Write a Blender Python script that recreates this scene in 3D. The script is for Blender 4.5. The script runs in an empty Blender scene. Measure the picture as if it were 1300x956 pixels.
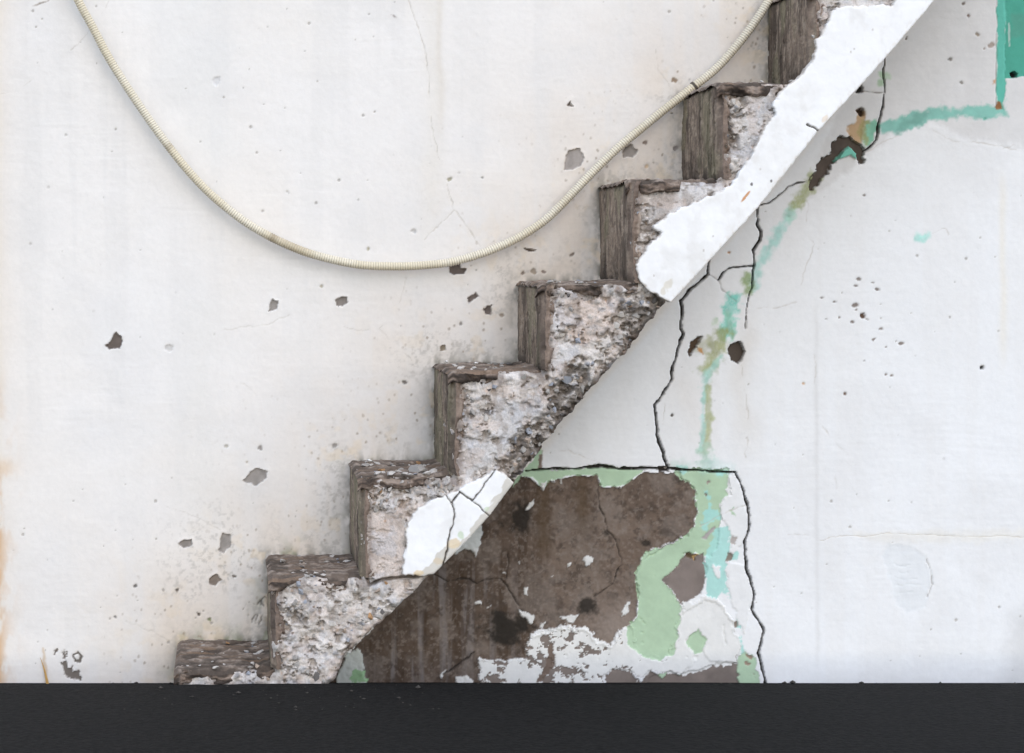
import bpy, math, random
import numpy as np
from mathutils import Vector
random.seed(7)
rng = np.random.default_rng(7)

# ------------------------------------------------------------------ measures
# The wall is the plane Y = 0 and is measured in survey units (600 to a metre);
# (290, 340) is the point of the wall straight ahead of the camera.  The broken
# stair sticks out of the wall by W metres; its front face has a wider unit.
S = 600.0; VX, VY = 290.0, 340.0
D = 4.5; K = 1.08
W = D * (1 - 1 / K)
EYE = (867 - VY) / S
def wx(p): return (np.asarray(p, float) - VX) / S
def wz(p): return EYE + (VY - np.asarray(p, float)) / S
def fx(p): return (np.asarray(p, float) - VX) / (S * K)
def fz(p): return EYE + (VY - np.asarray(p, float)) / (S * K)

# ------------------------------------------------------------------ camera, light
scene = bpy.context.scene
C = scene.collection
cam = bpy.data.cameras.new('camera')
cam.sensor_width = 36; cam.lens = 36 * S * D / 1300
cam.shift_x = (650 - VX) / 1300; cam.shift_y = -(478 - VY) / 1300
cam.clip_end = 1000
co = bpy.data.objects.new('camera', cam); C.objects.link(co)
co.location = (0, -D, EYE); co.rotation_euler = (math.pi / 2, 0, 0)
scene.camera = co

SUN_EL, SUN_AZ = math.radians(31), math.radians(-10)      # azimuth: to the left of straight behind the camera
world = bpy.data.worlds.new('World'); scene.world = world; world.use_nodes = True
nt = world.node_tree; nt.nodes.clear()
sky = nt.nodes.new('ShaderNodeTexSky'); sky.sky_type = 'NISHITA'; sky.sun_disc = False
sky.sun_elevation = SUN_EL; sky.sun_rotation = math.pi + SUN_AZ
sky.air_density = 1.0; sky.dust_density = 1.0; sky.ozone_density = 2.0
bg = nt.nodes.new('ShaderNodeBackground'); bg.inputs['Strength'].default_value = 0.12
wo = nt.nodes.new('ShaderNodeOutputWorld')
nt.links.new(sky.outputs[0], bg.inputs[0]); nt.links.new(bg.outputs[0], wo.inputs[0])
sl = bpy.data.lights.new('sun', 'SUN'); sl.energy = 1.2; sl.angle = math.radians(125); sl.color = (1, 0.975, 0.93)
so = bpy.data.objects.new('sun', sl); C.objects.link(so)
d = Vector((-math.sin(SUN_AZ) * math.cos(SUN_EL), -math.cos(SUN_AZ) * math.cos(SUN_EL), math.sin(SUN_EL)))
so.rotation_euler = d.to_track_quat('Z', 'Y').to_euler(); so.location = d * 20
scene.view_settings.view_transform = 'Standard'; scene.view_settings.look = 'None'
scene.view_settings.exposure = 0.87; scene.view_settings.gamma = 1

# ------------------------------------------------------------------ numpy noise
TAB = rng.random((16, 256, 256))
def vnoise(x, y, seed=0):
    t = TAB[seed % 16]
    xi = np.floor(x).astype(int); yi = np.floor(y).astype(int)
    a = x - xi; b = y - yi
    a = a * a * a * (a * (a * 6 - 15) + 10); b = b * b * b * (b * (b * 6 - 15) + 10)
    x0 = xi & 255; x1 = (xi + 1) & 255; y0 = yi & 255; y1 = (yi + 1) & 255
    return (t[y0, x0] * (1 - a) + t[y0, x1] * a) * (1 - b) + (t[y1, x0] * (1 - a) + t[y1, x1] * a) * b
def fbm(x, y, size, octv=4, seed=0, gain=0.5):
    """0..1, mean .5; size = units of the largest lump (a number or (sx, sy))"""
    sx, sy = size if isinstance(size, tuple) else (size, size)
    v = 0; amp = 1; tot = 0; f = 1.0
    for o in range(octv):
        v = v + amp * vnoise(x / sx * f + 17.3 * o + seed * 5.1, y / sy * f + 9.7 * o + seed * 3.3, seed + o)
        tot += amp; amp *= gain; f *= 2.03
    return v / tot
def worley(x, y, cell, seed=0):
    x = x / cell; y = y / cell
    xi = np.floor(x).astype(int); yi = np.floor(y).astype(int)
    f1 = np.full(x.shape, 9.0); f2 = f1.copy(); hid = np.zeros(x.shape)
    ta, tb, tc = TAB[seed % 16], TAB[(seed + 5) % 16], TAB[(seed + 9) % 16]
    for dy in (-1, 0, 1):
        for dx in (-1, 0, 1):
            cx = xi + dx; cy = yi + dy
            px = cx + ta[cy & 255, cx & 255]; py = cy + tb[cy & 255, cx & 255]
            dd = np.hypot(x - px, y - py)
            new = dd < f1
            f2 = np.where(new, f1, np.minimum(f2, dd))
            hid = np.where(new, tc[cy & 255, cx & 255], hid)
            f1 = np.where(new, dd, f1)
    return f1, f2, hid
def sstep(a, b, x):
    t = np.clip((x - a) / (b - a), 0, 1); return t * t * (3 - 2 * t)
def seg_dist(x, y, pts, closed):
    P = np.asarray(pts, float); n = len(P); best = np.full(x.shape, 1e9); arg = np.zeros(x.shape, int); tt = np.zeros(x.shape)
    for i in range(n if closed else n - 1):
        ax, ay = P[i][:2]; bx, by = P[(i + 1) % n][:2]
        vx, vy = bx - ax, by - ay; L = vx * vx + vy * vy + 1e-9
        t = np.clip(((x - ax) * vx + (y - ay) * vy) / L, 0, 1)
        dd = np.hypot(x - ax - t * vx, y - ay - t * vy)
        m = dd < best
        best = np.where(m, dd, best); arg = np.where(m, i, arg); tt = np.where(m, t, tt)
    return best, arg, tt
def sdf(x, y, pts):
    """negative inside"""
    dd, _, _ = seg_dist(x, y, pts, True)
    ins = np.zeros(x.shape, bool); n = len(pts)
    for i in range(n):
        ax, ay = pts[i]; bx, by = pts[(i + 1) % n]
        if ay == by: continue
        c = ((ay > y) != (by > y)) & (x < (bx - ax) * (y - ay) / (by - ay) + ax)
        ins ^= c
    return np.where(ins, -dd, dd)
def lerp(c, k, m):
    m = m[:, None]; return c * (1 - m) + np.asarray(k, float) * m
def zp(pts, sc, ox, oy): return [(ox + a / sc, oy + b / sc) for a, b in pts]

# ------------------------------------------------------------------ objects
def link(o, parent=None):
    C.objects.link(o)
    if parent: o.parent = parent
    return o
def empty(name, loc, label, cat, group=None):
    o = bpy.data.objects.new(name, None); o.location = loc; o.empty_display_size = 0.1
    o['label'] = label; o['category'] = cat
    if group: o['group'] = group
    return link(o)
def add(name, me, mat, parent=None, label=None):
    if mat and not me.materials: me.materials.append(mat)
    o = bpy.data.objects.new(name, me)
    if label: o['label'] = label
    return link(o, parent)
def sheet(name, cov, quads, cols=None, smooth=True):
    me = bpy.data.meshes.new(name)
    n = len(cov); m = len(quads); k = quads.shape[1]
    me.vertices.add(n); me.vertices.foreach_set('co', np.ascontiguousarray(cov, np.float32).ravel())
    me.loops.add(m * k); me.loops.foreach_set('vertex_index', np.ascontiguousarray(quads, np.int32).ravel())
    me.polygons.add(m); me.polygons.foreach_set('loop_start', np.arange(0, m * k, k, dtype=np.int32))
    me.polygons.foreach_set('use_smooth', np.full(m, smooth))
    me.update(calc_edges=True)
    if cols is not None:
        a = me.color_attributes.new('pigment', 'FLOAT_COLOR', 'POINT')
        rgba = np.ones((n, 4), np.float32); rgba[:, :3] = np.clip(cols, 0, 1)
        a.data.foreach_set('color', rgba.ravel())
    return me
def subset(cov, cols, quads):
    u, inv = np.unique(quads, return_inverse=True)
    return cov[u], (cols[u] if cols is not None else None), inv.reshape(quads.shape)

# ------------------------------------------------------------------ materials
def material(name, colour=None, rough=0.85, grain=200, bump=0.25, vary=0.12, dist=0.002, spec=0.3):
    m = bpy.data.materials.new(name); m.use_nodes = True
    t = m.node_tree; b = t.nodes['Principled BSDF']
    b.inputs['Roughness'].default_value = rough
    b.inputs['Specular IOR Level'].default_value = spec
    tc = t.nodes.new('ShaderNodeTexCoord')
    n = t.nodes.new('ShaderNodeTexNoise'); n.inputs['Scale'].default_value = grain; n.inputs['Detail'].default_value = 5
    n.inputs['Roughness'].default_value = 0.65
    t.links.new(tc.outputs['Object'], n.inputs['Vector'])
    mr = t.nodes.new('ShaderNodeMapRange')
    mr.inputs['From Min'].default_value = 0.25; mr.inputs['From Max'].default_value = 0.75
    mr.inputs['To Min'].default_value = 1 - vary; mr.inputs['To Max'].default_value = 1 + vary
    t.links.new(n.outputs['Fac'], mr.inputs['Value'])
    mx = t.nodes.new('ShaderNodeMix'); mx.data_type = 'RGBA'; mx.blend_type = 'MULTIPLY'; mx.inputs[0].default_value = 1
    if colour is None:
        a = t.nodes.new('ShaderNodeAttribute'); a.attribute_name = 'pigment'
        t.links.new(a.outputs['Color'], mx.inputs[6])
    else:
        mx.inputs[6].default_value = (*colour, 1)
    t.links.new(mr.outputs[0], mx.inputs[7])
    t.links.new(mx.outputs[2], b.inputs['Base Color'])
    bp = t.nodes.new('ShaderNodeBump'); bp.inputs['Strength'].default_value = bump; bp.inputs['Distance'].default_value = dist
    t.links.new(n.outputs['Fac'], bp.inputs['Height']); t.links.new(bp.outputs[0], b.inputs['Normal'])
    return m
M_WALL = material('limewashed_plaster', grain=90, bump=0.22, vary=0.03, dist=0.002)
M_CONC = material('broken_concrete', grain=260, bump=0.6, vary=0.22, dist=0.003)
M_REND = material('weathered_render', grain=220, bump=0.5, vary=0.2, dist=0.002)
M_STRIP = material('white_stringer_plaster', grain=60, bump=0.2, vary=0.02, dist=0.002, rough=0.7)
M_CORE = material('masonry', (0.35, 0.32, 0.3))

# ------------------------------------------------------------------ stair measures
R = [228, 339.5, 444.5, 551, 657, 761, 866, 975, 1080]          # riser lines on the wall
T = [813, 705, 585, 461, 358, 236, 121, 4, -112]                # tread lines on the wall
NX = [VX + (r - VX) * K for r in R]                             # the same on the stair's front face
NY = [VY + (t - VY) * K for t in T]
SOFFIT = [(1300, -133), (1187, 0), (1136, 60), (1093, 108), (1039, 166), (962, 264), (852, 384), (810, 434), (750, 499),
          (677, 590), (654, 612), (622, 655), (550, 730), (440, 834), (424, 866), (380, 916)]
STEPLINE = [(228, 870)]
for i in range(9):
    STEPLINE += [(R[i], T[i]), (R[i + 1] if i < 8 else 1300, T[i])]

# ================================================================== WALL
class Field:
    def __init__(s, gx, gy):
        s.nx, s.ny = len(gx), len(gy)
        X, Y = np.meshgrid(gx, gy); s.X = X.ravel(); s.Y = Y.ravel()
        n = len(s.X); s.col = np.zeros((n, 3)); s.h = np.zeros(n); s.reg = np.zeros(n, int)
        s.parts = [('painted_plaster', None)]
    def part(s, name, label=None):
        s.parts.append((name, label)); return len(s.parts) - 1
    def box(s, pts, pad):
        P = np.asarray(pts, float)[:, :2]
        return np.nonzero((s.X > P[:, 0].min() - pad) & (s.X < P[:, 0].max() + pad) &
                          (s.Y > P[:, 1].min() - pad) & (s.Y < P[:, 1].max() + pad))[0]
    def poly(s, pts, colour, rag=3, rsize=14, soft=0.8, dh=0.0, part=None, tex=0.1, tsize=12, op=1.0, clip=None, seed=3, warp=2.0, rim=0.0):
        i = s.box(pts, rag * 2 + soft * 2 + 3); x, y = s.X[i], s.Y[i]
        q = sdf(x + (fbm(x, y, 9, 2, seed + 2) - .5) * warp * 2, y + (fbm(x, y, 9, 2, seed + 4) - .5) * warp * 2, pts)
        q = q + (fbm(x, y, rsize, 4, seed, .6) - 0.5) * 2 * rag * 1.5 + (fbm(x, y, 4.5, 3, seed + 6, .6) - .5) * min(rag, 3) * 1.5
        m = 1 - sstep(-soft, soft, q)
        if clip is not None: m = m * clip[i]
        c = np.asarray(colour, float)[None] * (1 + (fbm(x, y, tsize, 4, seed + 1)[:, None] - .5) * 2 * tex)
        mm = (m * op)[:, None]
        s.col[i] = s.col[i] * (1 - mm) + c * mm
        s.h[i] += dh * m
        if rim: s.h[i] += rim * (q > 0) * np.exp(-q / 2.2) * fbm(x, y, 10, 3, 8) * 2
        if part is not None: s.reg[i[m > 0.5]] = part
        return i, m
    def crack(s, pts, width, depth=0.012, colour=(0.025, 0.021, 0.018), part=None, jag=1.6, op=1.0, seed=5, gap=0.0):
        P = [(p[0], p[1]) for p in pts]; Wd = [p[2] if len(p) > 2 else width for p in pts]
        i = s.box(P, max(Wd) + 6); x, y = s.X[i], s.Y[i]
        jx = (fbm(x, y, 10, 3, seed) - .5) * 2 * jag * 1.6; jy = (fbm(x, y, 10, 3, seed + 1) - .5) * 2 * jag * 1.6
        dd, a, t = seg_dist(x + jx, y + jy, P, False)
        Wd = np.asarray(Wd); w = Wd[a] * (1 - t) + Wd[np.minimum(a + 1, len(P) - 1)] * t
        w = w * (0.10 + 1.5 * fbm(x, y, 11, 4, seed + 2, .6))
        if gap: w = w * sstep(gap - .08, gap + .08, fbm(x, y, 25, 2, seed + 6))
        m = (1 - sstep(w / 2 - 0.55, w / 2 + 0.75, dd)) * np.clip(w / 1.3, 0, 1)
        s.col[i] = lerp(s.col[i], colour, m * op)
        s.h[i] -= depth * m
        if part is not None: s.reg[i[m > 0.45]] = part

fine = 1.25
gx = np.concatenate([np.linspace(-1500, -70, 70), np.arange(-64, -20, 4), np.arange(-20, 1321, fine), np.linspace(1326, 2700, 80)])
gy = np.concatenate([np.linspace(-1500, -25, 60), np.arange(-20, 881, fine)])
F = Field(gx, gy); X, Y = F.X, F.Y

# --- the white coats
WHITE = np.array((0.80, 0.788, 0.782))
F.col[:] = WHITE
big = fbm(X, Y, 260, 4, 1); med = fbm(X, Y, 60, 4, 2)
vert = fbm(X, Y, (26, 500), 4, 4)
brush = fbm(X, Y + 14 * fbm(X, Y, 150, 2, 3), (55, 4.5), 4, 6)
soff_x = np.interp(Y, [p[1] for p in SOFFIT], [p[0] for p in SOFFIT])
right = sstep(-10, 10, X - soff_x)                       # 1 on the wall under the flight
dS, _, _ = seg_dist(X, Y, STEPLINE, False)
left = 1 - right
F.col = lerp(F.col, (0.775, 0.785, 0.80), right * .8)
F.col = lerp(F.col, (0.775, 0.735, 0.69), left * (.42 + .5 * sstep(0.40, 0.62, big)) * (.55 + .45 * sstep(150, 700, X + .5 * Y)))
F.col = lerp(F.col, (0.68, 0.60, 0.52), np.clip(left * np.exp(-dS / 95) * 0.95 * (0.35 + 1.2 * med), 0, 1))
F.col = lerp(F.col, (0.72, 0.70, 0.68), sstep(0.48, 0.70, vert) * (0.5 - 0.32 * right) * (0.4 + big))
F.col = lerp(F.col, (0.66, 0.65, 0.645), sstep(0.48, 0.72, fbm(X, Y, 110, 5, 7)) * 0.26)
F.col *= (1 + (brush - .5) * 0.018 * sstep(.35, .65, med))[:, None]
# greyer, dirtier coat in the upper right corner, fresher skim below the teal run
upper = [(1010, 260), (1100, 205), (1130, 172), (1180, 158), (1215, 175), (1260, 182), (1330, 195), (1330, -30), (1150, -30)]
F.poly(upper, (0.60, 0.585, 0.575), rag=6, rsize=40, soft=6, tex=0.08, tsize=25, op=0.6, dh=-0.0012, clip=right)
# cream left edge and rust runs
edge = np.exp(-np.maximum(X, 0) / 20) * np.exp(-np.maximum(-X, 0) / 30)
F.col = lerp(F.col, (0.74, 0.66, 0.57), np.clip(edge * (0.35 + 0.8 * fbm(X, Y, (40, 160), 3, 8)), 0, 1) * 0.8)
rust = np.exp(-np.maximum(X, 0) / 10) * np.exp(-np.maximum(-X - 8, 0) / 9) * sstep(430, 640, Y) * sstep(0.42, 0.66, fbm(X, Y, (14, 34), 4, 9))
F.col = lerp(F.col, (0.60, 0.36, 0.17), rust * 0.75)
F.col = lerp(F.col, (0.70, 0.56, 0.42), np.exp(-((X - 3) / 16) ** 2) * np.exp(-((Y - 592) / 12) ** 2) * 0.6)
# damp vertical runs
for x0, w0, ya, yb, c, o in [(558, 5, -30, 190, (0.62, 0.56, 0.48), .45), (546, 14, -30, 330, (0.72, 0.68, 0.62), .5),
                             (250, 40, -30, 230, (0.73, 0.72, 0.70), .5), (255, 25, 380, 700, (0.70, 0.68, 0.64), .35),
                             (948, 16, 410, 600, (0.66, 0.62, 0.57), .55), (1273, 5, 230, 480, (0.76, 0.68, 0.52), .4),
                             (1037, 3, 400, 867, (0.58, 0.57, 0.56), .4), (880, 26, 470, 595, (0.70, 0.66, 0.62), .4),
                             (320, 30, 560, 800, (0.68, 0.67, 0.66), .5), (640, 40, 380, 460, (0.72, 0.65, 0.57), .4)]:
    xx = X + (fbm(X, Y, 60, 2, 3) - .5) * w0 * 1.6
    m = np.exp(-((xx - x0) / w0) ** 2) * sstep(ya - 30, ya + 30, Y) * (1 - sstep(yb - 60, yb + 10, Y)) * (0.4 + 0.9 * med)
    F.col = lerp(F.col, c, np.clip(m * o, 0, 1))
# grime and mould that settled along the steps
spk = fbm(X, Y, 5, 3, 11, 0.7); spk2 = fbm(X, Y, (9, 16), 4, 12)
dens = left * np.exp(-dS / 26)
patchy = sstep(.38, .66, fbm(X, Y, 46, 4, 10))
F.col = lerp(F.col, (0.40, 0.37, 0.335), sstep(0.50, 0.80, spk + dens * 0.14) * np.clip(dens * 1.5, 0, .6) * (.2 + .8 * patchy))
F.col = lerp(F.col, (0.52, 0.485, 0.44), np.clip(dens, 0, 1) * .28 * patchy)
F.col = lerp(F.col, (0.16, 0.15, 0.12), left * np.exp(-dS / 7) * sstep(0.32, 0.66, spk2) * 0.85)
F.col = lerp(F.col, (0.24, 0.26, 0.15), left * np.exp(-dS / 12) * sstep(0.55, 0.7, fbm(X, Y, 22, 3, 14)) * 0.6 * sstep(500, 700, Y))
lowl = np.exp(-((X - 290) / 95) ** 2) * np.exp(-((Y - 735) / 95) ** 2) * left
F.col = lerp(F.col, (0.34, 0.32, 0.29), sstep(0.56, 0.80, spk + lowl * 0.07) * lowl * (.2 + .8 * patchy) * 0.5)
fl1, fl2, flh = worley(X, Y * .8, 11, 4)
near_ = left * np.exp(-dS / 55) * sstep(.36, .6, fbm(X, Y, 50, 3, 9))
F.col = lerp(F.col, (0.33, 0.27, 0.21), (1 - sstep(.05, .17, fl1 + (spk - .5) * .25)) * (flh > .66) * np.clip(near_ * 1.6, 0, .8))
F.col = lerp(F.col, (0.72, 0.58, 0.40), sstep(.56, .70, fbm(X, Y, 18, 4, 3)) * np.clip(near_, 0, 1) * .45)
# sparse pinholes and flecks over the whole wall
f1, f2, hid = worley(X, Y, 26, 2)
rad = 0.014 + 0.05 * ((hid * 57) % 1) ** 3
pin = (1 - sstep(rad, rad + 0.035, f1)) * (hid > 0.74) * sstep(0.40, 0.6, fbm(X, Y, 160, 2, 13))
F.col = lerp(F.col, (0.30, 0.27, 0.24), pin * 0.65); F.h -= pin * 0.0012
f1, f2, hid = worley(X * 0.6, Y, 15, 7)
cl = np.exp(-((X - 1092) / 32) ** 2) * np.exp(-((Y - 390) / 62) ** 2) + 0.8 * np.exp(-((X - 1145 + (Y - 260) * .4) / 14) ** 2) * np.exp(-((Y - 262) / 18) ** 2) \
    + 0.8 * np.exp(-((X - 1143) / 10) ** 2) * np.exp(-((Y - 440) / 20) ** 2) + .6 * np.exp(-((X - 1260) / 50) ** 2) * np.exp(-((Y - 160) / 14) ** 2)
pin = (1 - sstep(0.09, 0.19, f1 + (hid - .5) * .16 + (spk - .5) * .2)) * (hid > 1 - 0.75 * cl)
F.col = lerp(F.col, (0.14, 0.10, 0.075), pin * 0.85); F.h -= pin * 0.002
# scratches and trowel marks in the height
F.h += (big - .5) * 0.006 + (med - .5) * 0.0022 + (brush - .5) * 0.00035 * sstep(.42, .62, fbm(X, Y, 120, 3, 9))
F.h += (fbm(X + .4 * Y, Y - .4 * X, 14, 4, 15) - .5) * 0.0007

# --- hairline cracks
HAIR = (0.45, 0.40, 0.34)
pz = lambda p, sc, ox, oy: zp(p, sc, ox, oy)
hc = F.part('crack', 'long hairline crack running down the white wall')
F.crack(pz([(285, 0), (330, 130), (355, 230), (360, 400), (390, 560), (440, 730), (455, 770), (550, 905)], 2.889, 420, 0), 1.1, .001, HAIR, hc, op=.6, gap=.3)
F.crack(pz([(455, 770), (400, 820), (340, 880)], 2.889, 420, 0), 1.1, .001, HAIR, hc, op=.5)
for pts in [pz([(500, 220), (470, 350), (350, 510), (230, 515), (150, 500)], 4.333, 400, 300), pz([(350, 510), (440, 590), (540, 680)], 4.333, 400, 300),
            pz([(700, 345), (830, 342), (980, 325), (1060, 285), (1120, 275)], 2.889, 0, 300), pz([(865, 535), (900, 545), (940, 580)], 2.889, 0, 300),
            pz([(495, 705), (590, 745), (670, 780)], 3.083, 0, 560), pz([(640, 255), (740, 285), (800, 315), (865, 350)], 3.083, 0, 560),
            pz([(260, 185), (320, 125), (340, 90)], 2.889, 0, 0), pz([(370, 50), (400, 0)], 2.889, 0, 0), pz([(0, 345), (60, 335), (110, 300)], 2.889, 0, 0),
            pz([(110, 150), (165, 215), (215, 270)], 2.45, 1000, 480), pz([(150, 295), (150, 350)], 2.45, 1000, 480),
            pz([(165, 405), (178, 460), (170, 550)], 3.983, 800, 400), pz([(560, 250), (580, 330), (590, 460), (600, 560), (575, 780)], 3.983, 800, 400),
            pz([(930, 200), (940, 290), (935, 340)], 3.983, 800, 400), pz([(80, 180), (75, 310), (108, 350), (60, 480), (55, 530)], 3.187, 1000, 200),
            pz([(1180, 820), (1240, 800), (1300, 835)], 4.333, 1000, 0), pz([(430, 840), (600, 745), (770, 700), (900, 770), (1100, 795), (1290, 830)], 4.333, 1000, 0),
            pz([(495, 770), (600, 765), (680, 745)], 3.1875, 800, 150), pz([(590, 305), (640, 285), (650, 310)], 3.187, 1000, 200),
            pz([(1195, 180), (1205, 260), (1260, 340)], 2.889, 420, 0), pz([(0, 485), (60, 490)], 2.45, 1000, 480), pz([(0, 40), (60, 62), (125, 85)], 3.084, 720, 560),
            pz([(0, 610), (1075, 610)], 4.05, 430, 420)[:1] + pz([(1110, 610), (1180, 620), (1290, 660)], 4.05, 430, 420)]:
    if pts[0][0] < pts[-1][0] - 200 and pts[0][1] > 560 and pts[0][1] < 580: pts = pts[1:]
    F.crack(pts, 1.1, .0005, HAIR, None, op=.5, gap=.36)
hz = F.part('crack', 'faint level crack across the right of the white wall')
F.crack(pz([(100, 505), (160, 492), (260, 490), (310, 482), (480, 488), (600, 493), (735, 493)], 2.45, 1000, 480) + [(1420, 684)], 1.2, .0007, (0.58, 0.52, 0.45), hz, op=.6)
F.poly([(1080, 676), (1300, 672), (1300, 688), (1100, 688)], (0.74, 0.70, 0.62), rag=4, soft=6, op=.4)

# --- repaired patch, teal stain
rp = F.part('repair_patch', 'smooth pale grey repair patch in the white wall')
F.poly(pz([(310, 515), (380, 525), (430, 555), (450, 630), (430, 690), (430, 715), (370, 735), (330, 690), (310, 600), (295, 550)], 2.45, 1000, 480),
       (0.725, 0.74, 0.755), rag=2, soft=3, tex=.05, dh=-.0007, part=rp)
F.crack([(1175, 708), (1180, 722), (1184, 740), (1177, 758)], 1.3, .003, (0.40, 0.38, 0.36), None, op=.7)
for a in range(5):
    F.crack([(1130 + a * 3, 716 + a * 9), (1150 + a * 2, 719 + a * 8), (1168, 716 + a * 9)], 1.1, .001, (0.60, 0.62, 0.64), None, op=.5, gap=.4)

# --- softly greyer tone at the lower right corner
F.poly([(1285, 780), (1330, 760), (1330, 880), (1265, 880)], (0.52, 0.51, 0.50), rag=6, rsize=30, soft=18, op=.45)

# --- lower panel: bare mortar, sage green, white remains
u5 = lambda p: zp(p, 3.084, 440, 560)
u7 = lambda p: zp(p, 3.084, 720, 560)
low = F.part('bare_mortar', 'large brown area of bare mortar under the flight')
brown = [(380, 890), (440, 832), (550, 715), (640, 600), (654, 611), (664, 604), (674, 607), (690, 620), (699, 612), (722, 605), (759, 603), (762, 618), (788, 619), (801, 610),
         (817, 599), (864, 600), (866, 609), (876, 613), (882, 625), (885, 644), (882, 667), (872, 680), (850, 691), (820, 701), (812, 716),
         (807, 732), (811, 755), (807, 780), (798, 797), (785, 800), (775, 819), (762, 816), (752, 806), (745, 799), (733, 797), (716, 794), (700, 800), (677, 803), (667, 819),
         (670, 836), (647, 839), (608, 836), (612, 880), (612, 890)]
DEEP = -0.0045
i, m = F.poly(brown, (0.128, 0.097, 0.078), rag=2.4, rsize=10, soft=.7, dh=DEEP, rim=.0012, part=low, tex=.22, tsize=40)
x, y = F.X[i], F.Y[i]
# damp tone, lime streaks, wet runs of the bare mortar
k = sstep(0, 1, (x - 600) / 220) * sstep(0.3, .7, fbm(x, y, 70, 4, 3))
F.col[i] = lerp(F.col[i], (0.21, 0.175, 0.152), m * k * .8)
k = (1 - sstep(560, 760, x + (fbm(x, y, 60, 3, 2) - .5) * 160)) * (.5 + .5 * fbm(x, y, 25, 3, 6))
F.col[i] = lerp(F.col[i], (0.062, 0.045, 0.034), m * k * .75)
k = sstep(0.52, .70, fbm(x, y, (9, 150), 4, 5)) * (1 - sstep(560, 720, x)) * sstep(700, 740, y)
F.col[i] = lerp(F.col[i], (0.19, 0.18, 0.185), m * k * .75)
k = sstep(0.52, .68, fbm(x, y, (12, 120), 4, 8)) * (1 - sstep(640, 780, x))
F.col[i] = lerp(F.col[i], (0.055, 0.036, 0.024), m * k * .75)
k = sstep(.5, .72, fbm(x, y, 9, 4, 10, .65))
F.col[i] = lerp(F.col[i], (0.06, 0.046, 0.038), m * k * .7)
k = sstep(.5, .68, fbm(x, y, 30, 5, 12, .6))
F.col[i] = lerp(F.col[i], (0.20, 0.175, 0.16), m * k * .45)
k = sstep(.55, .72, fbm(x, y, 4, 3, 1, .6))
F.col[i] = lerp(F.col[i], (0.24, 0.21, 0.19), m * k * .4)
k = np.exp(-((x - 690) / 9) ** 2) * sstep(590, 620, y) * (1 - sstep(690, 720, y)) + np.exp(-((x - 740) / 10) ** 2) * (1 - sstep(640, 700, y))
F.col[i] = lerp(F.col[i], (0.085, 0.058, 0.035), m * np.clip(k, 0, 1) * .7)
k = np.exp(-((x - 800) / 50) ** 2) * np.exp(-((y - 800) / 40) ** 2)
F.col[i] = lerp(F.col[i], (0.26, 0.225, 0.205), m * k * .8)
for cx, cy, rx, ry, a in [(641, 803, 32, 30, .95), (660, 661, 20, 20, .9), (748, 771, 14, 12, .9), (847, 676, 9, 7, .5), (820, 690, 6, 4, .8), (770, 676, 5, 5, .8),
                          (862, 607, 9, 6, .6)]:
    q = np.hypot((x - cx) / rx, (y - cy) / ry) + (fbm(x, y, 16, 5, 4, .65) - .5) * 2.0
    F.col[i] = lerp(F.col[i], (0.018, 0.015, 0.012), m * (1 - sstep(.45, 1.25, q)) * a)
F.col[i] *= 1 + m[:, None] * (np.array((1.03, .975, .92)) - 1)
F.h[i] += m * (fbm(x, y, 5, 4, 2, .65) - .5) * .003
M_OK = np.zeros(len(F.X)); M_OK[i] = m
for pts, w_ in [(u5([(340, 520), (400, 550), (450, 540), (510, 555), (600, 535), (640, 590), (680, 650)]), 1.8), (u5([(370, 920), (440, 880), (500, 830)]), 1.8),
                (u5([(630, 540), (635, 440)]), 1.2), (u7([(120, 180), (130, 250), (160, 350), (200, 400), (215, 470), (180, 560), (110, 610)]), 1.5),
                (u7([(310, 465), (440, 372)]), 1.2)]:
    F.crack(pts, w_, .004, (0.03, 0.024, 0.02), None, op=.9)
SAGE = (0.41, 0.545, 0.385); TEAL = (0.20, 0.56, 0.49); OLIVE = (0.33, 0.36, 0.15)
# white undercoat left of the panel and flakes that still hold on the mortar
gp = [(577, 703), (590, 697), (598, 696), (604, 707), (607, 692), (612, 675), (610, 655), (575, 690)]
F.poly(gp, (0.55, 0.57, 0.56), rag=2, soft=.7, dh=.004)
F.poly([(420, 890), (440, 826), (455, 826), (459, 840), (464, 868), (466, 890)], (0.56, 0.58, 0.54), rag=3, soft=.8, dh=.004)
F.poly([(445, 862), (452, 850), (463, 853), (464, 866), (450, 868)], (0.30, 0.47, 0.27), rag=4, rsize=7, soft=.8)
sg = F.part('green_paint', 'flaking sage green paint left around the bare mortar')
green1 = u7([(420, 118), (445, 108), (630, 108), (640, 215), (605, 230), (600, 310), (590, 400), (560, 455), (500, 440), (460, 445), (440, 480), (375, 550), (450, 640), (445, 700),
             (430, 780), (420, 840), (330, 860), (280, 835), (240, 800), (235, 730), (275, 680), (278, 600), (268, 530), (283, 480), (310, 435),
             (400, 405), (470, 370), (500, 330), (510, 260), (497, 200), (478, 165), (448, 150)])
F.poly(green1, SAGE, rag=1.9, rsize=8, soft=.7, dh=-.002, rim=.001, part=sg, tex=.10, tsize=20)
F.poly(u7([(515, 730), (545, 780), (530, 830), (560, 865), (660, 865), (690, 820), (735, 850), (765, 990), (300, 990), (320, 930), (380, 900), (430, 910), (490, 880), (500, 830), (465, 790), (480, 760)]),
       SAGE, rag=2.5, rsize=9, soft=.7, dh=-.0016, part=sg, tex=.07)
gt = F.part('green_paint', 'narrow strip of sage green paint under the level crack')
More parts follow.
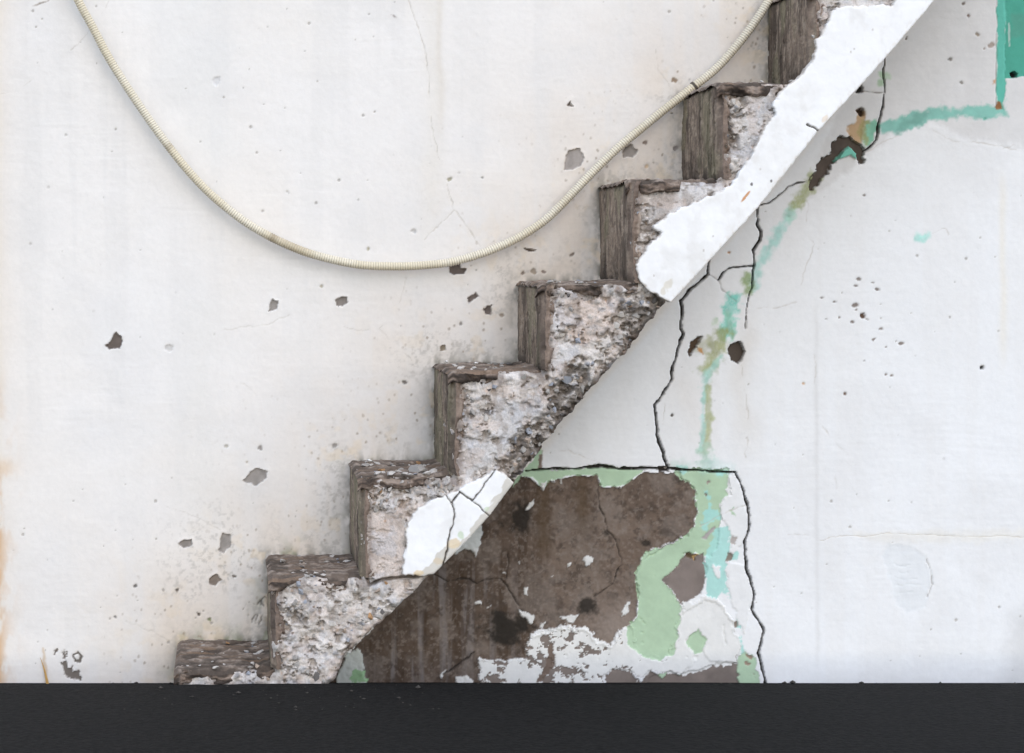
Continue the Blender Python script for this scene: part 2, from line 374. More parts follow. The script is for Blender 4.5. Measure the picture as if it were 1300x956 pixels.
F.poly([(652, 618), (662, 598), (677, 584), (684, 568), (690, 572), (684, 592), (700, 598), (760, 594), (816, 597), (801, 610), (788, 618), (762, 617), (759, 603), (722, 604), (700, 610), (690, 619), (676, 606), (664, 604)],
       SAGE, rag=1.2, rsize=7, soft=.7, dh=-.0018, part=gt, tex=.06)
F.poly([(681, 590), (686, 577), (690, 576), (688, 590), (683, 596)], (0.25, 0.20, 0.17), rag=1.5, rsize=6)
bm2 = F.part('bare_mortar', 'small brown lozenge of bare mortar inside the green paint')
F.poly([(842, 738), (863, 716), (869, 703), (892, 704), (897, 722), (892, 755), (866, 767)], (0.20, 0.165, 0.148), rag=1.8, rsize=9, soft=.7, dh=-.003, part=bm2, tex=.25, tsize=18)
bm3 = F.part('bare_mortar', 'brown bare mortar along the foot of the wall below the green paint')
F.poly([(765, 890), (769, 858), (780, 849), (801, 852), (812, 864), (826, 850), (840, 862), (850, 853), (859, 855), (882, 853), (902, 847), (915, 842), (935, 842), (941, 870), (941, 890)],
       (0.20, 0.165, 0.145), rag=2.5, rsize=9, soft=.7, dh=-.003, part=bm3, tex=.25, tsize=16)
# teal runs inside the green
tp = F.part('teal_paint', 'pale teal paint showing between green and white flakes')
for p in [[(530, 280), (560, 255), (600, 265), (607, 310), (545, 342), (525, 330)], [(545, 455), (560, 400), (590, 330), (640, 340), (640, 455), (630, 470), (622, 560), (645, 610), (605, 600), (570, 635), (550, 600), (540, 560)],
          [(665, 700), (680, 710), (692, 830), (682, 830)], [(543, 190), (556, 190), (560, 270), (548, 280)], [(430, 95), (475, 100), (470, 140), (445, 135)], [(580, 118), (635, 120), (630, 140), (590, 136)],
          [(625, 440), (668, 430), (670, 465), (630, 470)]]:
    F.poly(u7(p), (0.36, 0.64, 0.59), rag=5, rsize=9, soft=1.2, tex=.06, part=tp, op=.9)
for p in [[(620, 130), (660, 126), (690, 200), (712, 330), (692, 400), (640, 440), (634, 330), (600, 310), (604, 235), (632, 215)],
          [(570, 480), (600, 490), (598, 535), (580, 520)], [(620, 470), (690, 480), (730, 600), (715, 680), (690, 760), (660, 690), (640, 600), (625, 540)]]:
    F.poly(u7(p), (0.74, 0.74, 0.74), rag=2.5, rsize=9, soft=.8, dh=.0016, tex=.04)
F.poly(u7([(628, 262), (650, 258), (655, 285), (635, 300)]), SAGE, rag=3, rsize=8)
for p, c in [([(525, 385), (545, 355), (580, 332), (580, 345), (545, 388)], (.38, .35, .34)), ([(545, 158), (560, 152), (566, 160), (548, 168)], (.30, .25, .22)), ([(543, 207), (553, 206), (552, 213), (545, 213)], (.2, .16, .13)),
             ([(640, 370), (660, 375), (655, 405), (640, 395)], (.42, .38, .36)), ([(630, 440), (648, 440), (635, 470), (618, 468)], (.22, .19, .16)), ([(640, 710), (662, 706), (662, 730), (645, 732)], (.22, .18, .15)),
             ([(293, 708), (310, 706), (308, 720), (295, 718)], (.25, .23, .2)), ([(322, 845), (338, 842), (338, 850), (324, 852)], (.30, .17, .08)), ([(500, 845), (515, 848), (505, 862)], (.2, .17, .14)),
             ([(690, 828), (722, 842), (720, 856), (700, 850)], (.30, .22, .17)), ([(695, 865), (718, 868), (715, 876), (696, 874)], (.3, .22, .17)), ([(725, 905), (740, 910), (735, 920)], (.2, .17, .13)),
             ([(287, 745), (300, 745), (300, 750), (288, 750)], (.2, .2, .16)), ([(275, 685), (290, 695), (285, 700)], (.2, .2, .16))]:
    F.poly(u7(p), c, rag=1.5, rsize=6, soft=.8, dh=-.002)
F.poly(u7([(450, 440), (470, 432), (505, 445), (500, 465), (470, 460)]), (0.10, 0.07, 0.04), rag=2, rsize=6, soft=1, dh=-.004)
F.poly(u7([(485, 440), (512, 445), (495, 462)]), (0.50, 0.33, 0.14), rag=2, rsize=6, soft=1)
F.crack(u7([(612, 720), (615, 760), (625, 795)]), 1.5, .003, (.15, .13, .11)); F.crack(u7([(520, 330), (600, 290), (690, 250)]), 1.1, .001, (.5, .46, .4), op=.7)
# white remains low on the brown panel, flaked through
wl = F.part('white_paint', 'patchy white limewash remains at the foot of the brown mortar')
wpoly = [(608, 890), (608, 838), (647, 840), (668, 838), (667, 818), (676, 804), (700, 800), (716, 793), (745, 798), (762, 814), (775, 819), (786, 800), (800, 792), (812, 830),
         (845, 838), (858, 815), (862, 780), (868, 768), (892, 757), (912, 760), (930, 790), (940, 820), (936, 842), (905, 846), (880, 856), (845, 855), (826, 850), (812, 864), (800, 852), (782, 850), (768, 858), (765, 890)]
ii = F.box(wpoly, 4)
flk = np.zeros(len(F.X)); flk[ii] = sstep(.415, .45, fbm(F.X[ii], F.Y[ii], (15, 12), 5, 7, .72) + .02 + np.clip((F.X[ii] - 770) / 200, -.05, .3) + np.clip((F.X[ii] - 830) / 60, 0, .5)) * (1 - (M_OK[ii] > .9) * 0)
F.poly([(a, b + 5 if b < 820 else b) for a, b in wpoly], (0.20, 0.165, 0.145), rag=3, rsize=9, dh=-.002, tex=.25, tsize=14)
F.poly(wpoly, (0.72, 0.715, 0.70), rag=4, rsize=9, soft=.8, dh=.0022, part=wl, tex=.06, clip=flk)
F.poly([(696, 820), (703, 816), (705, 845), (690, 866), (681, 868), (693, 842)], (0.17, 0.125, 0.10), rag=2.5, rsize=7, dh=-.002)
F.poly(u7([(515, 730), (545, 780), (532, 832), (500, 840), (465, 790), (480, 760)]), SAGE, rag=1.6, rsize=8, soft=.7, dh=-.0016, tex=.07)
F.poly(green1[13:22] + green1[13:14], SAGE, rag=1.6, rsize=8, soft=.7)
flakes = [u5([(945, 445), (965, 460), (960, 475), (940, 495), (930, 465)]), u5([(862, 482), (876, 478), (878, 492), (866, 500)]), u5([(695, 580), (710, 578), (708, 600), (692, 595)]), u5([(755, 160), (785, 160), (770, 192)]),
          u5([(712, 240), (735, 228), (722, 268), (705, 270)]), u7([(240, 628), (250, 630), (240, 672), (215, 682), (222, 655)]), u5([(500, 635), (525, 628), (528, 640), (505, 645)]), u5([(545, 655), (565, 640), (568, 655)]),
          u5([(672, 655), (690, 668), (740, 690), (720, 720), (700, 700), (690, 680)]), u5([(760, 712), (778, 712), (775, 740), (758, 735)]), u5([(835, 690), (905, 680), (890, 715), (850, 700)]), u5([(365, 915), (388, 905), (375, 930)]),
          u5([(430, 925), (470, 918), (500, 940), (500, 990), (430, 990)]), u5([(495, 425), (518, 420), (508, 455)]), u5([(620, 518), (632, 520), (628, 530)]), u5([(668, 475), (678, 470), (676, 482)]), u5([(835, 150), (845, 150), (842, 165)]),
          u5([(800, 530), (808, 530), (805, 538)])]
for n_, p in enumerate(flakes):
    big_ = (max(a for a, b in p) - min(a for a, b in p)) > 8
    F.poly(p, (0.66, 0.655, 0.64), rag=1.5, rsize=5, soft=.8, dh=.003, tex=.06, part=F.part('paint_flake') if big_ else None)

# --- teal and olive runs on the white wall
tr = F.part('teal_paint', 'soft watery run of teal paint across the upper right of the wall')
F.poly([(1112, 158), (1138, 152), (1157, 143), (1185, 138), (1208, 136), (1247, 131), (1258, 138), (1277, 129), (1278, 145), (1256, 151), (1231, 148), (1203, 152), (1178, 152), (1157, 162), (1138, 169), (1120, 167)],
       (0.17, 0.48, 0.40), rag=4, rsize=12, soft=3.5, tex=.16, tsize=12, part=tr, op=.85)
F.poly([(1140, 158), (1165, 145), (1180, 142), (1170, 156), (1140, 168)], (0.16, 0.34, 0.29), rag=4, rsize=10, soft=4, op=.6)
tb = F.part('teal_paint', 'solid block of teal paint at the top right corner of the wall')
F.poly([(1276, -60), (1276, 99), (1380, 97), (1380, -60)], (0.075, 0.35, 0.265), rag=.8, rsize=16, soft=.8, tex=.07, part=tb, dh=-.001)
F.poly([(1284, 18), (1330, 16), (1330, 46), (1284, 48)], (0.10, 0.31, 0.24), rag=2, rsize=20, soft=3, op=.7)
tv = F.part('teal_paint', 'narrow upright band of teal paint ending in a rust stain')
F.poly([(1266.5, -60), (1277.5, -60), (1277, 110), (1275, 140), (1265, 138)], (0.12, 0.46, 0.37), rag=.9, rsize=14, soft=.8, tex=.07, part=tv, dh=-.001)
F.crack([(1266, -40), (1265.5, 60), (1265, 135)], 1.3, .002, (0.30, 0.27, 0.25), None, jag=.5, op=.7)
F.crack([(1281, 30), (1282, 58)], 1.8, .0, (0.6, 0.66, 0.62), None, jag=.5, op=.7)
F.poly([(1262, 136), (1267, 129), (1272, 130), (1274, 138), (1268, 141)], (0.25, 0.12, 0.05), rag=2, rsize=6, soft=1.2)
F.poly([(1261, 102), (1265, 100), (1265, 107), (1261, 107)], (0.55, 0.33, 0.20), rag=1, rsize=6, soft=1.2)
def run(pts, w0, c, part, soft=2, op=.9, rag=.8, seed=4):
    F_i = F.box(pts, w0 * 2 + 8); x, y = F.X[F_i], F.Y[F_i]
    w0 = w0 * 1.25; soft = min(soft * 1.7, w0 * .9)
    dd, _, _ = seg_dist(x + (fbm(x, y, 14, 3, seed) - .5) * 6, y, pts, False)
    q = dd / w0 + (fbm(x, y, 8, 4, seed + 1) - .5) * rag * 3
    m = (1 - sstep(1 - soft / w0, 1 + soft / w0, q)) * op * (.78 + .22 * sstep(.36, .54, fbm(x, y, (5, 9), 4, seed + 7, .65)))
    cc = np.asarray(c)[None] * (1 + (fbm(x, y, 7, 4, seed + 3)[:, None] - .5) * .45)
    F.col[F_i] = F.col[F_i] * (1 - m[:, None]) + cc * m[:, None]
    F.reg[F_i[m > .5]] = part
ol = F.part('teal_paint', 'teal and olive paint run trickling down the wall from the broken recess')
run([(1003, 270), (985, 302), (962, 340), (955, 366)], 4.5, (0.31, 0.61, 0.55), ol, 3, .75)
run([(1006, 266), (1000, 275)], 5, (0.40, 0.62, 0.52), ol, 3, .7)
run([(1034, 226), (1026, 240), (1010, 258)], 6, OLIVE, ol, 2.5, .85)
run([(949, 352), (949, 370)], 5, (0.27, 0.36, 0.15), ol, 2.5, .85)
run([(934, 380), (926, 396), (922, 428)], 7, (0.18, 0.58, 0.49), ol, 2.5, .9)
run([(925, 400), (928, 425)], 4, (0.30, 0.50, 0.38), ol, 3, .7)
run([(906, 411), (909, 409)], 3.5, (0.35, 0.5, 0.3), ol, 2, .6)
run([(916, 430), (912, 446), (899, 464)], 9, OLIVE, ol, 4, .85)
run([(892, 440), (905, 440)], 8, (0.40, 0.40, 0.26), ol, 6, .6)
run([(916, 452), (903, 470), (896, 480), (893, 505)], 3.6, (0.38, 0.63, 0.56), ol, 2, .85)
run([(898, 492), (899, 530), (896, 572)], 4.5, (0.37, 0.40, 0.20), ol, 2, .8)
run([(892.5, 500), (893, 540), (891, 570)], 2.2, (0.42, 0.66, 0.62), ol, 1.5, .75)
run([(895, 570), (896, 596)], 6, (0.40, 0.58, 0.48), ol, 3, .75)
run([(858, 590), (872, 592)], 5, (0.45, 0.60, 0.52), ol, 5, .5)
run([(902, 588), (926, 596)], 5, (0.48, 0.66, 0.62), ol, 5, .5)
run([(1165, 303), (1176, 300)], 3.5, (0.34, 0.68, 0.61), F.part('teal_paint', 'small teal smear alone in the middle of the white wall'), 2.5, .85)
run([(1119, 95), (1125, 98)], 3.5, (0.33, 0.50, 0.30), ol, 1.5, .8); run([(1116, 104), (1121, 103)], 3, (0.33, 0.50, 0.30), ol, 1.5, .8)
# ochre and teal collar above the recess, the recess itself
F.poly([(1090, 140), (1099, 142), (1098, 160), (1096, 180), (1090, 184), (1079, 170), (1079, 160), (1087, 156)], (0.48, 0.33, 0.20), rag=2.5, rsize=9, soft=2, dh=-.002)
F.poly([(1098, 155), (1116, 150), (1117, 162), (1111, 176), (1101, 185), (1094, 183), (1096, 170)], (0.22, 0.46, 0.34), rag=3, rsize=9, soft=2, tex=.25, tsize=8, dh=-.001)
F.poly([(1092, 150), (1102, 155), (1103, 178), (1098, 182), (1091, 172)], (0.33, 0.31, 0.13), rag=3, rsize=8, soft=2.5, op=.75)
rc = F.part('broken_recess', 'dark arched break in the plaster under the upper flight')
arch = [(1067, 173), (1079, 173), (1090, 180), (1098, 191), (1098, 208), (1092, 208), (1086, 195), (1079, 187), (1070, 190), (1064, 202), (1053, 217), (1040, 232), (1030, 244), (1029, 228), (1040, 210), (1044, 200), (1053, 196), (1056, 184)]
F.poly(arch, (0.085, 0.066, 0.054), rag=2.6, rsize=8, soft=.8, dh=-.011, part=rc, tex=.3, tsize=8)
F.poly([(1079, 186), (1086, 191), (1089, 201), (1080, 196), (1067, 201), (1060, 206), (1058, 203), (1069, 194)], (0.18, 0.50, 0.40), rag=1.6, rsize=7, soft=.8, dh=.006)
hl = lambda l: F.part('hole', l)
F.poly([(1089, 140), (1092, 138), (1098, 139), (1098, 147), (1093, 148)], (0.05, 0.03, 0.02), rag=1.5, rsize=5, soft=1, dh=-.012, part=hl('small dark hole above the broken recess'))
F.poly([(1086, 118), (1093, 109), (1097, 112), (1095, 118)], (0.03, 0.028, 0.025), rag=.8, rsize=5, soft=1, dh=-.014, part=hl('small dark hole tucked under the edge of the flight'))
F.poly([(1284, 92), (1288, 90), (1293, 94), (1290, 99), (1285, 97)], (0.012, 0.012, 0.012), rag=.5, rsize=5, soft=.8, dh=-.016, part=hl('round black hole in the teal block'))
F.poly([(873, 446), (877, 434), (884, 430), (892, 427), (888, 436), (884, 442), (876, 451)], (0.07, 0.045, 0.028), rag=2.2, rsize=5, soft=1.2, dh=-.010, part=hl('ragged dark hole left of the olive stain'))
F.poly([(886, 442), (893, 442), (893, 448), (887, 447)], (0.50, 0.27, 0.11), rag=2, rsize=5, soft=1.5)
F.poly([(926, 437), (938, 434), (943, 437), (946, 446), (943, 457), (937, 462), (928, 459), (925, 448)], (0.075, 0.058, 0.046), rag=1.2, rsize=6, soft=.8, dh=-.014, part=hl('squarish dark hole right of the olive stain'))
F.poly([(1245, 464), (1249, 464), (1249, 468), (1245, 468)], (0.02, 0.02, 0.02), rag=.5, rsize=5, soft=1, dh=-.008)
F.poly([(1072, 498), (1075, 498), (1075, 501), (1072, 501)], (0.12, 0.06, 0.03), rag=.5, rsize=5, soft=1, dh=-.004)
F.poly([(1094, 398), (1098, 397), (1101, 405), (1095, 404)], (0.10, 0.06, 0.04), rag=1.5, rsize=5, soft=1, dh=-.004)

# --- open cracks under the flight
ck = lambda l: F.part('crack', l)
F.crack([(901, 330, 2), (900, 335, 2.6), (899, 349, 2.4), (878, 366, 3.0), (865, 382, 3.2), (866, 398, 4.2), (863, 412, 2.6), (867, 425, 3.6), (861, 444, 3.4), (854, 465, 3.4), (853, 480, 3), (841, 502, 3.4), (831, 515, 3), (834, 541, 3),
         (835, 553, 2.6), (841, 573, 2.8), (848, 595, 3)], 3, .015, part=ck('wide black crack dropping from the flight to the level crack'), jag=1.2)
F.crack([(961, 262, 2), (962, 285, 2.6), (966, 294, 3), (965, 305, 3.2), (957, 318, 3), (957, 338, 2.4), (955, 363, 1.6), (947, 392, 1.2), (947, 417, 1)], 2.4, .012, part=ck('upright crack beside the teal run'), jag=1.1)
F.crack([(957, 338, 2), (925, 340, 2), (918, 346, 2), (912, 355, 2)], 2, .01, part=ck('short stepped crack joining two upright cracks'), jag=1)
F.crack([(900, 350), (912, 356), (915, 367), (935, 384)], 1.2, .002, (.40, .38, .37), None, op=.7)
F.crack([(963, 261), (977, 258), (991, 246), (1004, 235), (1026, 230), (1035, 219)], 1.7, .008, (0.05, 0.042, 0.035), ck('thin crack climbing to the dark broken recess'), jag=1.2)
F.crack([(1096, 116), (1121, 118)], 1.2, .003, (.15, .13, .12), None, jag=.8)
F.crack([(1124, 74, 1.4), (1121, 92, 1.6), (1123, 108, 1.6), (1122, 129, 1.6), (1119, 148, 2), (1115, 164, 3.2), (1113, 178, 3), (1106, 186, 2.8), (1099, 191, 2.8)], 2, .01, part=ck('upright crack above the broken recess'), jag=1)
F.crack([(668, 598, 2), (700, 595, 3.2), (735, 595, 3.6), (762, 592, 4.4), (785, 595, 4.4), (820, 594.5, 3.8), (848, 594.6, 4.2), (888, 598, 2.6), (934, 599.6, 2.4), (937, 608, 2.4)], 3, .014, part=ck('level black crack along the top of the brown mortar'), jag=.9)
F.crack([(934, 599.6), (944, 622), (949, 644), (952, 667), (945, 690), (947, 719), (953, 738), (958, 755), (954, 775), (970, 801), (963, 829), (971, 866), (975, 890)], 2.7, .013, part=ck('black crack zigzagging down to the ground'), jag=1)
F.poly([(836, 592), (848, 590), (850, 598), (838, 598)], (0.05, 0.04, 0.035), rag=1.5, rsize=6, soft=1, dh=-.006)

# --- spots where the paint has dropped off the left wall
z3 = lambda p: zp(p, 2.889, 0, 300); z6 = lambda p: zp(p, 3.083, 0, 560); z4 = lambda p: zp(p, 2.889, 420, 0); z5 = lambda p: zp(p, 4.333, 400, 300)
GREY = (0.29, 0.265, 0.245); DK = (0.13, 0.105, 0.092)
spots = [(z3([(425, 352), (450, 365), (445, 395), (436, 415), (400, 413), (386, 402), (410, 380)]), DK, 'dark peeled spot alone at the left of the wall'),
         (z3([(1000, 228), (1020, 240), (1015, 265), (985, 275), (988, 255)]), GREY, 'small grey peeled spot under the sagging conduit'),
         (z3([(1232, 235), (1250, 220), (1272, 222), (1275, 245), (1255, 258), (1235, 250)]), (.22, .195, .175), 'round grey peeled spot under the lowest sag of the conduit'),
         (z3([(888, 894), (905, 880), (920, 860), (940, 852), (985, 862), (980, 885), (940, 915), (910, 905)]), GREY, 'leaf shaped grey peeled spot, largest low on the left'),
         (z6([(868, 357), (905, 365), (900, 415), (875, 440), (852, 430), (862, 400)]), GREY, 'tall grey peeled spot beside the second step'),
         (z6([(703, 400), (720, 385), (750, 385), (752, 405), (715, 420)]), (.25, .225, .205), 'small square grey peeled spot low on the left'),
         (z6([(812, 560), (825, 530), (845, 522), (868, 540), (845, 565)]), (.22, .18, .15), 'brownish peeled spot nearest the second step'),
         (z4([(868, 555), (912, 543), (927, 580), (915, 610), (890, 622), (852, 627), (860, 590)]), (.33, .30, .28), 'big pale grey peeled spot left of the rising conduit'),
         (z4([(1070, 548), (1100, 525), (1122, 555), (1110, 577), (1075, 577)]), GREY, 'grey peeled spot half behind the rising conduit'),
         (z5([(735, 145), (800, 145), (800, 175), (830, 180), (825, 207), (790, 205), (760, 213), (738, 200)]), DK, 'dark peeled spot touching the underside of the conduit'),
         (z5([(838, 342), (890, 308), (907, 330), (845, 364)]), DK, 'slanted dark peeled spot above the fourth step'),
         (z5([(920, 403), (970, 376), (968, 438), (940, 425)]), DK, 'wedge shaped dark peeled spot above the fourth step'),
         (z5([(685, 612), (715, 602), (720, 627), (690, 630)]), (.24, .20, .15), 'small brown peeled spot just above the fourth step'),
         (z5([(1153, 66), (1190, 67), (1217, 78), (1190, 86)]), (.10, .075, .06), 'thin dark peeled sliver below the conduit'),
         (z4([(868, 380), (880, 372), (890, 392), (868, 390)]), (.16, .13, .11), 'tiny dark peeled spot above the pale grey one')]
for p, c, l in spots:
    F.poly(p, c, rag=1.1, rsize=7, soft=.7, dh=-.0042, rim=.0012, tex=.22, tsize=7, part=F.part('peeled_spot', l), warp=1.4)
for cx, cy, r_, c in [(856, 102, 4, (.28, .21, .15)), (819, 182, 3.4, (.25, .2, .17)), (857, 189, 3.2, (.25, .22, .2)), (821, 211, 3.2, (.55, .42, .30)), (854, 144, 2, (.2, .18, .15)), (331, 568, 3, GREY), (287, 566, 3.2, (.42, .40, .36)),
                      (313, 587, 2.2, (.45, .4, .33)), (613, 226, 2.2, (.3, .3, .28)), (513, 485, 2.6, (.18, .16, .14)), (571, 227, 3, (.35, .33, .25)), (467, 316, 2, (.4, .37, .28)), (409, 364, 2.2, (.4, .37, .3)), (727, 322, 3, (.22, .18, .15)),
                      (677, 345, 4, (.30, .25, .20)), (665, 347, 2.6, (.2, .16, .13)), (690, 345, 2.4, (.25, .2, .17)), (298, 731, 2.6, (.13, .11, .09)), (225, 749, 2.6, (.13, .11, .09)), (172, 745, 2.4, (.18, .17, .16)), (252, 779, 2.6, (.12, .1, .08)),
                      (266, 787, 2.4, (.2, .22, .12)), (145, 784, 1.6, (.2, .19, .18)), (424, 566, 3, (.3, .28, .26)), (275, 103, 5, (.62, .61, .61)), (525, 295, 4, (.5, .48, .46)), (215, 442, 5, (.6, .58, .56)), (638, 400, 2.5, (.3, .25, .2)), (585, 412, 2.6, (.3, .28, .26)),
                      (1151, 49, 2.2, (.15, .12, .1)), (1240, 44, 2.8, (.3, .25, .2)), (1230, 19, 2.2, (.2, .15, .13)), (1260, 58, 3.4, (.4, .34, .3)), (1208, 76, 2.2, (.22, .2, .18)), (1250, 62, 2, (.3, .26, .24)), (1220, 105, 2, (.3, .28, .26)),
                      (1224, 4, 2, (.15, .12, .1)), (925, 321, 2.4, (.48, .28, .16)), (852, 528, 2, (.08, .07, .06)), (950, 488, 1.8, (.3, .28, .25)), (1020, 486, 2, (.62, .42, .28)), (1039, 144, 3, (.6, .4, .25)), (365, 245, 2, (.5, .48, .45)), (333, 268, 1.8, (.45, .42, .4))]:
    p = [(cx + r_ * math.cos(a), cy + r_ * .85 * math.sin(a)) for a in np.linspace(0, 5.6, 8)]
    F.poly(p, c, rag=1.2, rsize=5, soft=.9, dh=-.002)
cr = F.part('peeled_spot', 'crumbled cluster of small dark peeled spots at the foot of the wall, far left')
for p in [[(210, 822), (222, 815), (226, 830), (214, 840)], [(240, 830), (250, 820), (263, 840), (258, 856), (245, 850)], [(240, 868), (262, 862), (270, 885), (290, 875), (285, 905), (315, 900), (312, 935), (285, 932), (262, 930), (248, 900)]]:
    F.poly(z6(p), (.17, .145, .125), rag=2.5, rsize=5, soft=.8, dh=-.003, part=cr)
F.crack(z6([(288, 830), (305, 826), (318, 845), (312, 860), (296, 860), (286, 845), (288, 830)]), 3.5, .003, (.15, .13, .11), cr)
F.crack(z6([(60, 0), (62, 5)])[:1] + [(60, 867), (58, 850), (55, 826)], 2.2, .001, (.46, .33, .20), None, op=.7) if False else None
F.poly([(53, 822), (56, 822), (59, 850), (62, 870), (57, 870)], (.55, .40, .25), rag=1, rsize=8, soft=1.5, op=.7)
F.poly([(40, 8), (50, 2), (62, 0), (66, -4), (52, 5)], (.33, .28, .24), rag=1, rsize=7, soft=1)
F.poly([(496, 17), (500, 17), (504, 22), (500, 22)], (.3, .26, .24), rag=.6, rsize=5, soft=1)
for cx, cy in [(330, 770), (322, 778), (337, 765), (327, 783), (316, 770)]:
    F.crack([(cx - 8, cy + 4), (cx - 2, cy - 6), (cx + 6, cy - 2), (cx + 3, cy + 8)], 1.8, .002, (.16, .15, .13), None, jag=2.5, op=.8, gap=.4)

# --- mesh and parts
edge_i = (F.X < gx[0] + 1) | (F.X > gx[-1] - 1) | (F.Y < gy[0] + 1)
hh = np.where(edge_i, -0.05, F.h)
cov = np.stack([wx(F.X), -hh, wz(F.Y)], 1)
idx = np.arange(F.nx * F.ny).reshape(F.ny, F.nx)
quads = np.stack([idx[1:, :-1], idx[1:, 1:], idx[:-1, 1:], idx[:-1, :-1]], -1).reshape(-1, 4)
freg = F.reg[quads[:, 0]]
wall = empty('wall', (1.0, 0, 0), 'white plastered outside wall, cracked and flaking, behind the broken stair', 'wall')
loc = np.array((1.0, 0, 0))
for r_, (nm, lb) in enumerate(F.parts):
    q = quads[freg == r_]
    if len(q) < 3: continue
    c_, k_, q_ = subset(cov - loc, F.col, q)
    add(nm, sheet(nm, c_, q_, k_), M_WALL, wall, lb)
x0, x1, z1 = wx(gx[0]) - 1, wx(gx[-1]) - 1, float(wz(gy[0]))
bx = np.array([(a, b, c) for a in (x0, x1) for b in (0.022, 0.26) for c in (-0.05, z1)], float)
bq = np.array([(0, 1, 3, 2), (4, 6, 7, 5), (0, 4, 5, 1), (2, 3, 7, 6), (1, 5, 7, 3), (0, 2, 6, 4)])
add('masonry', sheet('masonry', bx, bq, None, False), M_CORE, wall)

# ================================================================== STAIR
stair = empty('staircase', (float(fx(223)), -W / 2, 0), 'broken concrete staircase stub climbing the white wall to the upper right', 'staircase')
SL = np.array(stair.location)
RI, TI = 8, 7                                   # thickness of the render on risers and treads
CI, CT = 3, 3
core = [(NX[0] + CI, 930)]
for i in range(9):
    core += [(NX[i] + CI, NY[i] + CT), ((NX[i + 1] + CI) if i < 8 else 1300, NY[i] + CT)]
core += SOFFIT[:-1] + [(366, 930)]
def sheet_from(pts, step, rag, rsize, seed, pad=8, shape=None, edge_only=None):
    """grid cells inside an outline, rim vertices pulled onto the outline"""
    P = np.array(pts)
    gx = np.arange(P[:, 0].min() - pad, P[:, 0].max() + pad, step); gy = np.arange(P[:, 1].min() - pad, P[:, 1].max() + pad, step)
    Xg, Yg = np.meshgrid(gx, gy); x, y = Xg.ravel(), Yg.ravel()
    def q(x, y):
        r = rag if edge_only is None else rag * edge_only(x, y)
        return sdf(x, y, pts) + (fbm(x, y, rsize, 4, seed) - .5) * 2 * r
    s = q(x, y); e = 0.3
    near = np.abs(s) < step * 2.5
    gxv = np.zeros_like(x); gyv = np.zeros_like(x)
    gxv[near] = (q(x[near] + e, y[near]) - q(x[near] - e, y[near])) / (2 * e); gyv[near] = (q(x[near], y[near] + e) - q(x[near], y[near] - e)) / (2 * e)
    idx = np.arange(len(x)).reshape(len(gy), len(gx))
    quads = np.stack([idx[1:, :-1], idx[1:, 1:], idx[:-1, 1:], idx[:-1, :-1]], -1).reshape(-1, 4)
    quads = quads[(s[quads] < 0).sum(1) >= 2]
    n2 = np.maximum(gxv ** 2 + gyv ** 2, .4); out = (s > 0) & near
    x = np.where(out, x - s * gxv / n2, x); y = np.where(out, y - s * gyv / n2, y)
    return x, y, np.minimum(s, 0), quads
def rim(quads):
    e = np.concatenate([quads[:, [0, 1]], quads[:, [1, 2]], quads[:, [2, 3]], quads[:, [3, 0]]])
    key = np.sort(e, 1); k = key[:, 0].astype(np.int64) * 10 ** 7 + key[:, 1]
    u, first, cnt = np.unique(k, return_index=True, return_counts=True)
    f = first[cnt == 1]
    return e[f], f % len(quads)

sx, sy, ss, sq = sheet_from(core, 1.15, 3.2, 16, 3, edge_only=lambda x, y: np.where(sdf(x, y, [(900, 330), (640, 620), (700, 640), (950, 400)]) < 0, 1.4, np.where(y > 900, 0, .9)))
# zones of the broken face
rough = .62 + .5 * sstep(.5, .66, fbm(sx, sy, 46, 3, 11))
def zone(pts, val, soft=6, seed=2):
    global rough
    m = 1 - sstep(-soft, soft, sdf(sx, sy, pts) + (fbm(sx, sy, 12, 3, seed) - .5) * 14)
    rough = rough * (1 - m) + val * m; return m
y3 = lambda p: zp(p, 4.05, 430, 420); y2 = lambda p: zp(p, 4.05, 640, 200); y1 = lambda p: zp(p, 3.61, 840, 0)
smooth = np.zeros(len(sx)); pink = np.zeros(len(sx)); dark = np.zeros(len(sx))
for p in [y3([(830, 350), (960, 370), (1070, 440), (1000, 480), (920, 560), (850, 640), (820, 560), (800, 450)]), y3([(620, 600), (700, 530), (830, 600), (830, 680), (700, 740), (620, 790)]), y3([(1090, 60), (1240, 100), (1180, 190), (1090, 230)]),
          y2([(730, 150), (1100, 120), (1160, 170), (1000, 230), (850, 300), (770, 340), (760, 250)]), y1([(390, 400), (500, 420), (500, 500), (450, 620), (380, 760), (360, 640), (400, 520)]), u5([(85, 290), (190, 285), (240, 300), (225, 400), (220, 520), (130, 545), (85, 480)]),
          y1([(840, 0), (1080, 0), (1050, 20), (850, 15)])]:
    smooth = np.maximum(smooth, zone(p, .22))
pink = np.maximum(zone(u5([(70, 280), (235, 280), (225, 530), (110, 545), (75, 480)]), .2), zone(y2([(260, 700), (480, 660), (640, 760), (560, 900), (420, 955), (300, 900)]), .6))
for p in [y2([(620, 680), (800, 720), (870, 775), (700, 955), (600, 955), (560, 850)]), y3([(1180, 200), (1296, 150), (1310, 330), (1000, 700), (900, 760), (850, 650), (900, 560), (1000, 480), (1080, 430), (1070, 330)])]:
    dark = np.maximum(dark, zone(p, 1.7))
lf = np.zeros(len(sx))
for i in range(9):
    lf = np.maximum(lf, np.exp(-((sx - NX[i] - 26) / 16) ** 2) * (sy > NY[i] + 25) * (sy < (NY[i - 1] if i else 930)))
lump = fbm(sx, sy, 42, 4, 5); grit = fbm(sx, sy, 8, 4, 6, .65)
f1, f2, hid = worley(sx + (grit - .5) * 6, sy * 1.15, 10, 3)
stone = (1 - sstep(.18, .55, f1)) * (hid > .42)
g1, g2, gid = worley(sx + (lump - .5) * 12, sy, 5.2, 8)
